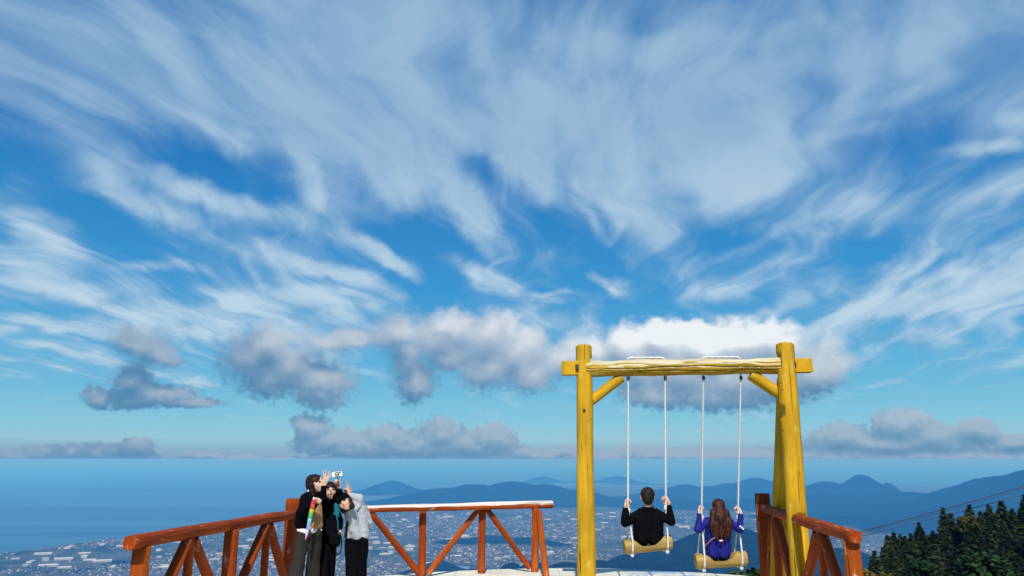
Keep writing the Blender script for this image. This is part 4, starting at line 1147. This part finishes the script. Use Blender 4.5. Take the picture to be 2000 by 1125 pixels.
# third: light grey hoodie, black cap, leaning in
Y3 = 9.9
c3 = at(673.5, 982, Y3 - .24)
p3 = empty('person', Vector((at(697, 1120, Y3).x, Y3, 0))); tag(p3, 'friend in a light grey hoodie and black cap leaning in with a raised hand', 'person')
hd, f, up, r_ = head(c3, Vector((-.10, -.92, .12)), Vector((-.62, 0, .80)), .95)
nk = at(684, 988.5, Y3 - .10); shL, shR = at(689, 991, Y3 - .02), at(706, 991, Y3 + .04)
elR, wrR = at(702.5, 974.5, Y3 - .02), at(681, 967, Y3 - .06)
elL, wrL = at(719, 1020, Y3 + .06), at(709, 1040, Y3 + .14)
pel = at(697, 1046, Y3)
ft1, ft2 = foot_of(at(687, 1055, Y3), 687, 1125, Y3 - .06), foot_of(at(706, 1055, Y3), 703, 1125, Y3 + .06)
body = hd + [(c3 - up * .06, .044, nk, .045), (nk, .045, shL, .04), (nk, .045, shR, .04), (nk, .06, pel, .05), (shL.lerp(shR, .7), .038, elR, .030), (elR, .030, wrR, .021), (shR, .036, elL, .030), (elL, .030, wrL, .021), (at(686.5, 1058, Y3), .05, ft1, .035), (at(707, 1058, Y3), .05, ft2, .035), (pel, .05, at(686.5, 1058, Y3), .05), (pel, .05, at(707, 1058, Y3), .05)]
body += hand(wrR, Vector((-.35, -.05, .93)), Vector((.25, -.9, .1)), 1, .2, .95, .22, curls=(.05, .08, 1.3, 1.3))
body += hand(wrL, Vector((0, -.05, -1)), Vector((-.6, -.6, 0)), 1, .5, .92, .08)
caps_mesh('body', body, .0055, M_SKIN, p3, 1)
j = caps_mesh('hoodie', [(nk, .062, shL, .07), (nk, .06, shR, .07), (shL.lerp(shR, .8), .074, elR, .070), (elR, .068, wrR.lerp(elR, .15), .042), (shR, .070, elL, .062), (elL, .062, wrL + Vector((0, 0, .03)), .048),
      (at(691, 996, Y3), .095, at(686, 1040, Y3), .088), (at(705, 996, Y3 + .02), .09, at(708, 1038, Y3 + .02), .095), (at(686, 1046, Y3), .085, at(708, 1045, Y3 + .02), .092), (nk - Vector((0, 0, .05)), .08, at(697, 1044, Y3 - .02), .09)], .009, M_GREY, p3, 3); rumple(j, .014, 8, 8); rumple(j, .005, 22, 3)
caps_mesh('hood', [(at(692, 984, Y3 + .05), .055, at(700, 988, Y3 - .06), .045), (at(700, 988, Y3 - .06), .045, at(693, 996, Y3 - .10), .03)], .009, M_GREY, p3, 3)
tr = caps_mesh('trousers', [(at(687, 1054, Y3), .088, at(706, 1054, Y3), .088), (at(686.5, 1058, Y3), .085, ft1, .075), (at(707, 1058, Y3), .085, ft2, .075)], .010, M_BLACK, p3, 3); rumple(tr, .010, 7, 2)
shoe(p3, ft1, Vector((-.3, -.9, 0)).normalized()); shoe(p3, ft2, Vector((-.2, -.9, 0)).normalized())
caps_mesh('hair', [(c3 + up * .02 - f * .04, .092, c3 - up * .04 - f * .03, .075), (c3 - r_ * .05 - f * .01, .045, c3 - r_ * .055 - up * .10, .032), (c3 + r_ * .055 - f * .01, .045, c3 + r_ * .065 - up * .08, .032)], .008, M_HBLK, p3, 2)
caps_mesh('cap', [(c3 + up * .045 - f * .02, .094, c3 + up * .050 + f * .01, .088), (c3 + up * .062 + f * .09 + r_ * .04, .014, c3 + up * .062 + f * .09 - r_ * .04, .014), (c3 + up * .06 + f * .05 + r_ * .04, .02, c3 + up * .06 + f * .05 - r_ * .04, .02)], .008, M_BLACK, p3, 2)
face_bits(c3, f, up, r_, .95, p3)
st = [at(x, y, Y3 - dy_) for x, y, dy_ in ((686, 988, .10), (681, 1006, .125), (677, 1030, .12), (675, 1050, .10))]
caps_mesh('strap', [(a, .012, b_, .012) for a, b_ in zip(st[:-1], st[1:])], .006, M_BLACK, p3, 1)

bpy.data.scenes.remove(_ts)

# ------------------------------------------------------------------ cedars on the spur to the right
def leaf_mat(name, a, c_, d_):
    m, q, b = mat(name, .8, .15)
    rnd = q.n('ShaderNodeObjectInfo').outputs['Random']
    tc = q.n('ShaderNodeTexCoord').outputs['Object']
    n_ = q.noise(tc, 1.1, 4, .65)
    col = q.ramp(q.m('ADD', q.m('MULTIPLY', n_, .8), q.m('MULTIPLY', q.m('SUBTRACT', rnd, .5), .4)), [(.2, a), (.5, c_), (.75, d_)])
    q.put(b.inputs['Base Color'], col)
    return m
M_CED = leaf_mat('cedar_needles', (.007, .016, .003), (.020, .032, .006), (.052, .062, .011))
M_YLW = leaf_mat('autumn_leaves', (.04, .045, .010), (.09, .075, .015), (.17, .12, .022))
M_BRD = leaf_mat('green_leaves', (.012, .034, .009), (.026, .060, .013), (.05, .09, .02))
M_TRK = simple('bark', (.06, .04, .028), .9, .1)
def crown_mesh(H, W, seed, n=1500, conical=True, m=None):
    r_ = np.random.default_rng(seed)
    P_, D_ = [], []
    nb = 26 if conical else 16
    if conical:
        t = r_.uniform(0, 1, n) ** .75; z = H * (1 - t * .9) ; 
        lay = .5 + .5 * np.sin(z * 5.2 + r_.uniform(0, 6) )
        a = r_.uniform(0, 2 * np.pi, n)
        lump = 1 + .28 * np.sin(3 * a + z * 1.3 + seed) + .22 * np.sin(5 * a - z * 2.1)
        rad = W / 2 * np.clip(t * 1.7 + .02, 0, 1) ** .8 * lump * (.72 + .28 * lay) * r_.uniform(.55, 1.05, n) ** .5
        top = z > H * .93; rad[top] *= .5
    else:
        k = r_.integers(0, nb, n); cz = r_.uniform(.45, .9, nb) * H; ca = r_.uniform(0, 6.28, nb); cr = r_.uniform(.1, .38, nb) * W
        u = r_.normal(0, 1, (n, 3)); u /= np.linalg.norm(u, axis=1)[:, None]; s_ = W * .2
        x = cr[k] * np.cos(ca[k]) + u[:, 0] * s_; y = cr[k] * np.sin(ca[k]) + u[:, 1] * s_; z = cz[k] + u[:, 2] * s_ * .8
        a = np.arctan2(y, x); rad = np.hypot(x, y)
    x = rad * np.cos(a); y = rad * np.sin(a)
    C = np.stack([x, y, z], 1)
    out = np.stack([np.cos(a), np.sin(a), np.full(n, -.35)], 1) + r_.normal(0, .35, (n, 3)); out /= np.linalg.norm(out, axis=1)[:, None]
    sd_ = np.cross(out, [0, 0, 1]) + r_.normal(0, .25, (n, 3)); sd_ /= np.linalg.norm(sd_, axis=1)[:, None]
    L = r_.uniform(.35, .85, n)[:, None] * (W / 4.0); wd = r_.uniform(.14, .3, n)[:, None] * (W / 4.0)
    v0 = C - out * L * .5 + sd_ * wd * .6; v1 = C - out * L * .5 - sd_ * wd * .6; v2 = C + out * L * .35 - sd_ * wd; v3 = C + out * L * .7 + np.array([0, 0, .10]); v4 = C + out * L * .35 + sd_ * wd
    V = np.stack([v0, v1, v2, v3, v4], 1).reshape(-1, 3)
    o_ = np.arange(n)[:, None] * 5
    me = bpy.data.meshes.new('crown')
    F = [tuple(f) for f in (o_ + np.array([[0, 1, 2, 3, 4]])).tolist()]
    me.from_pydata(V.tolist(), [], F); me.materials.append(m or M_CED)
    return me
def trunk_mesh(H, r):
    me = bpy.data.meshes.new('trunk'); V, F = [], []; sg = 7
    for i, t in enumerate((0, .3, .65, 1)):
        for k in range(sg):
            a = 2 * math.pi * k / sg; rr_ = r * (1 - .85 * t)
            V.append((rr_ * math.cos(a) + .1 * math.sin(t * 4), rr_ * math.sin(a), -2 + (H + 1.6) * t))
    F = [(i * sg + k, i * sg + (k + 1) % sg, (i + 1) * sg + (k + 1) % sg, (i + 1) * sg + k) for i in range(3) for k in range(sg)]
    me.from_pydata(V, [], F); me.materials.append(M_TRK); return me
CED = [(crown_mesh(14, w, s, 1700), trunk_mesh(14, .22)) for s, w in ((1, 4.6), (2, 4.2), (3, 5.4), (4, 3.8), (5, 5.0), (6, 4.4), (7, 5.8))]
YEL = [(crown_mesh(8, 5.5, 21, 1300, False, M_YLW), trunk_mesh(6, .18))]
BRD = [(crown_mesh(9, 6.0, 31, 1500, False, M_BRD), trunk_mesh(7, .2)), (crown_mesh(8, 5.2, 33, 1400, False, M_BRD), trunk_mesh(6, .2))]
GRP = 'cedars crowding the slope on the right'
def put_tree(x, y, kind, label, s_=1.0, zt=None, cat='tree', grp=GRP, nm='cedar_tree'):
    cm, tm = kind
    z_ = float(ground_z([x], [y])[0]) - .5
    root = empty(nm, (x, y, z_)); root.rotation_euler = (rng.normal(0, .02), rng.normal(0, .02), rng.uniform(0, 6.28)); root.scale = (s_ * rng.uniform(.85, 1.15), s_ * rng.uniform(.85, 1.15), s_)
    link('crown', cm, None, root); link('trunk', tm, None, root)
    tag(root, label, cat, grp)
    return root
cnt = 0
taken = []
for Y in np.arange(88, 186, 4.8):
    a0 = math.atan2(*ray(1590, 1080)[:2]); a1 = math.atan2(*ray(2120, 1000)[:2])
    X = Y * math.tan(a0) + rng.uniform(0, 3)
    while X < Y * math.tan(a1):
        x, y = X + rng.normal(0, .8), Y + rng.normal(0, 1.3)
        X += rng.uniform(1.9, 3.3)
        a = math.atan2(x, y)
        if a < a0: continue
        far = y > 150
        k = int(rng.integers(0, len(CED)))
        u = rng.uniform()
        s_ = float(np.clip(rng.normal(.95, .15), .62, 1.28))
        s_ *= float(np.clip(.72 + .28 * (a - a0) / .10, .72, 1.0))
        zone = 0 if y > 164 else (1 if y > 125 else 2)
        lab = ('dark cedar whose pointed tip stands on the skyline of the wooded slope', 'dark cedar in the middle of the crowded wooded slope', 'dark cedar low down on the near side of the wooded slope')[zone]
        put_tree(x, y, CED[k], lab, s_, grp=('cedars along the skyline of the slope', 'cedars in the middle of the slope', 'cedars low on the near slope')[zone])
        cnt += 1
print('cedars', cnt)
def special(px, py, d, kind, label, s_, nm, H):
    p = at(px, py, d); z_ = p.z - H * s_
    root = empty(nm, (p.x, p.y, z_)); root.scale = (s_, s_, s_); root.rotation_euler = (0, 0, rng.uniform(0, 6))
    link('crown', kind[0], None, root); link('trunk', kind[1], None, root); tag(root, label, 'tree'); return root
special(1889, 1006, 150, YEL[0], 'small golden leafed tree among the dark cedars just below the skyline', .62, 'autumn_tree', 8)
special(1700, 1112, 80, YEL[0], 'yellow green autumn tree low beside the last post of the right fence', .62, 'autumn_tree', 8)
special(1925, 1078, 84, BRD[0], 'fresh green broadleaf tree at the bottom right among darker cedars', .8, 'broadleaf_tree', 9)
special(1462, 1116, 60, BRD[1], 'round green treetop just past the deck edge left of the right fence', .5, 'broadleaf_tree', 8)
special(1484, 1110, 62, BRD[0], 'bushy treetop rising behind the right fence corner post', .55, 'broadleaf_tree', 9)
special(1800, 1090, 86, BRD[1], 'olive green broadleaf tree low in the middle of the cedar slope', .6, 'broadleaf_tree', 8)

# ropeway cables above the cedars
M_CAB = simple('steel_cable', (.02, .018, .045), .5, .4)
def cable(pts, r, label):
    V, F = [], []; P_ = []
    (a, b_) = pts
    for i in range(41):
        t = i / 40; p = a.lerp(b_, t); p.z -= 4 * .9 * t * (1 - t); P_.append(p)
    for i, p in enumerate(P_):
        t = (P_[min(i + 1, 40)] - P_[max(i - 1, 0)]).normalized(); u = t.cross(Vector((0, 0, 1))).normalized(); w = u.cross(t)
        for k in range(6):
            an = math.pi * k / 3; V.append(p + u * r * math.cos(an) + w * r * math.sin(an))
    F = [(i * 6 + k, i * 6 + (k + 1) % 6, (i + 1) * 6 + (k + 1) % 6, (i + 1) * 6 + k) for i in range(40) for k in range(6)]
    o = mesh_obj('ropeway_cable', V, F, M_CAB); tag(o, label, 'cable', 'ropeway cables over the cedars'); return o
cable((at(1560, 1069, 240), at(2300, 858, 200)), .12, 'topmost dark ropeway cable slanting up above the cedars')
cable((at(1560, 1073, 240), at(2300, 862, 200)), .07, 'thin ropeway cable close under the topmost one')
cable((at(1560, 1076, 238), at(2300, 880, 205)), .10, 'lowest ropeway cable just above the cedar tips')
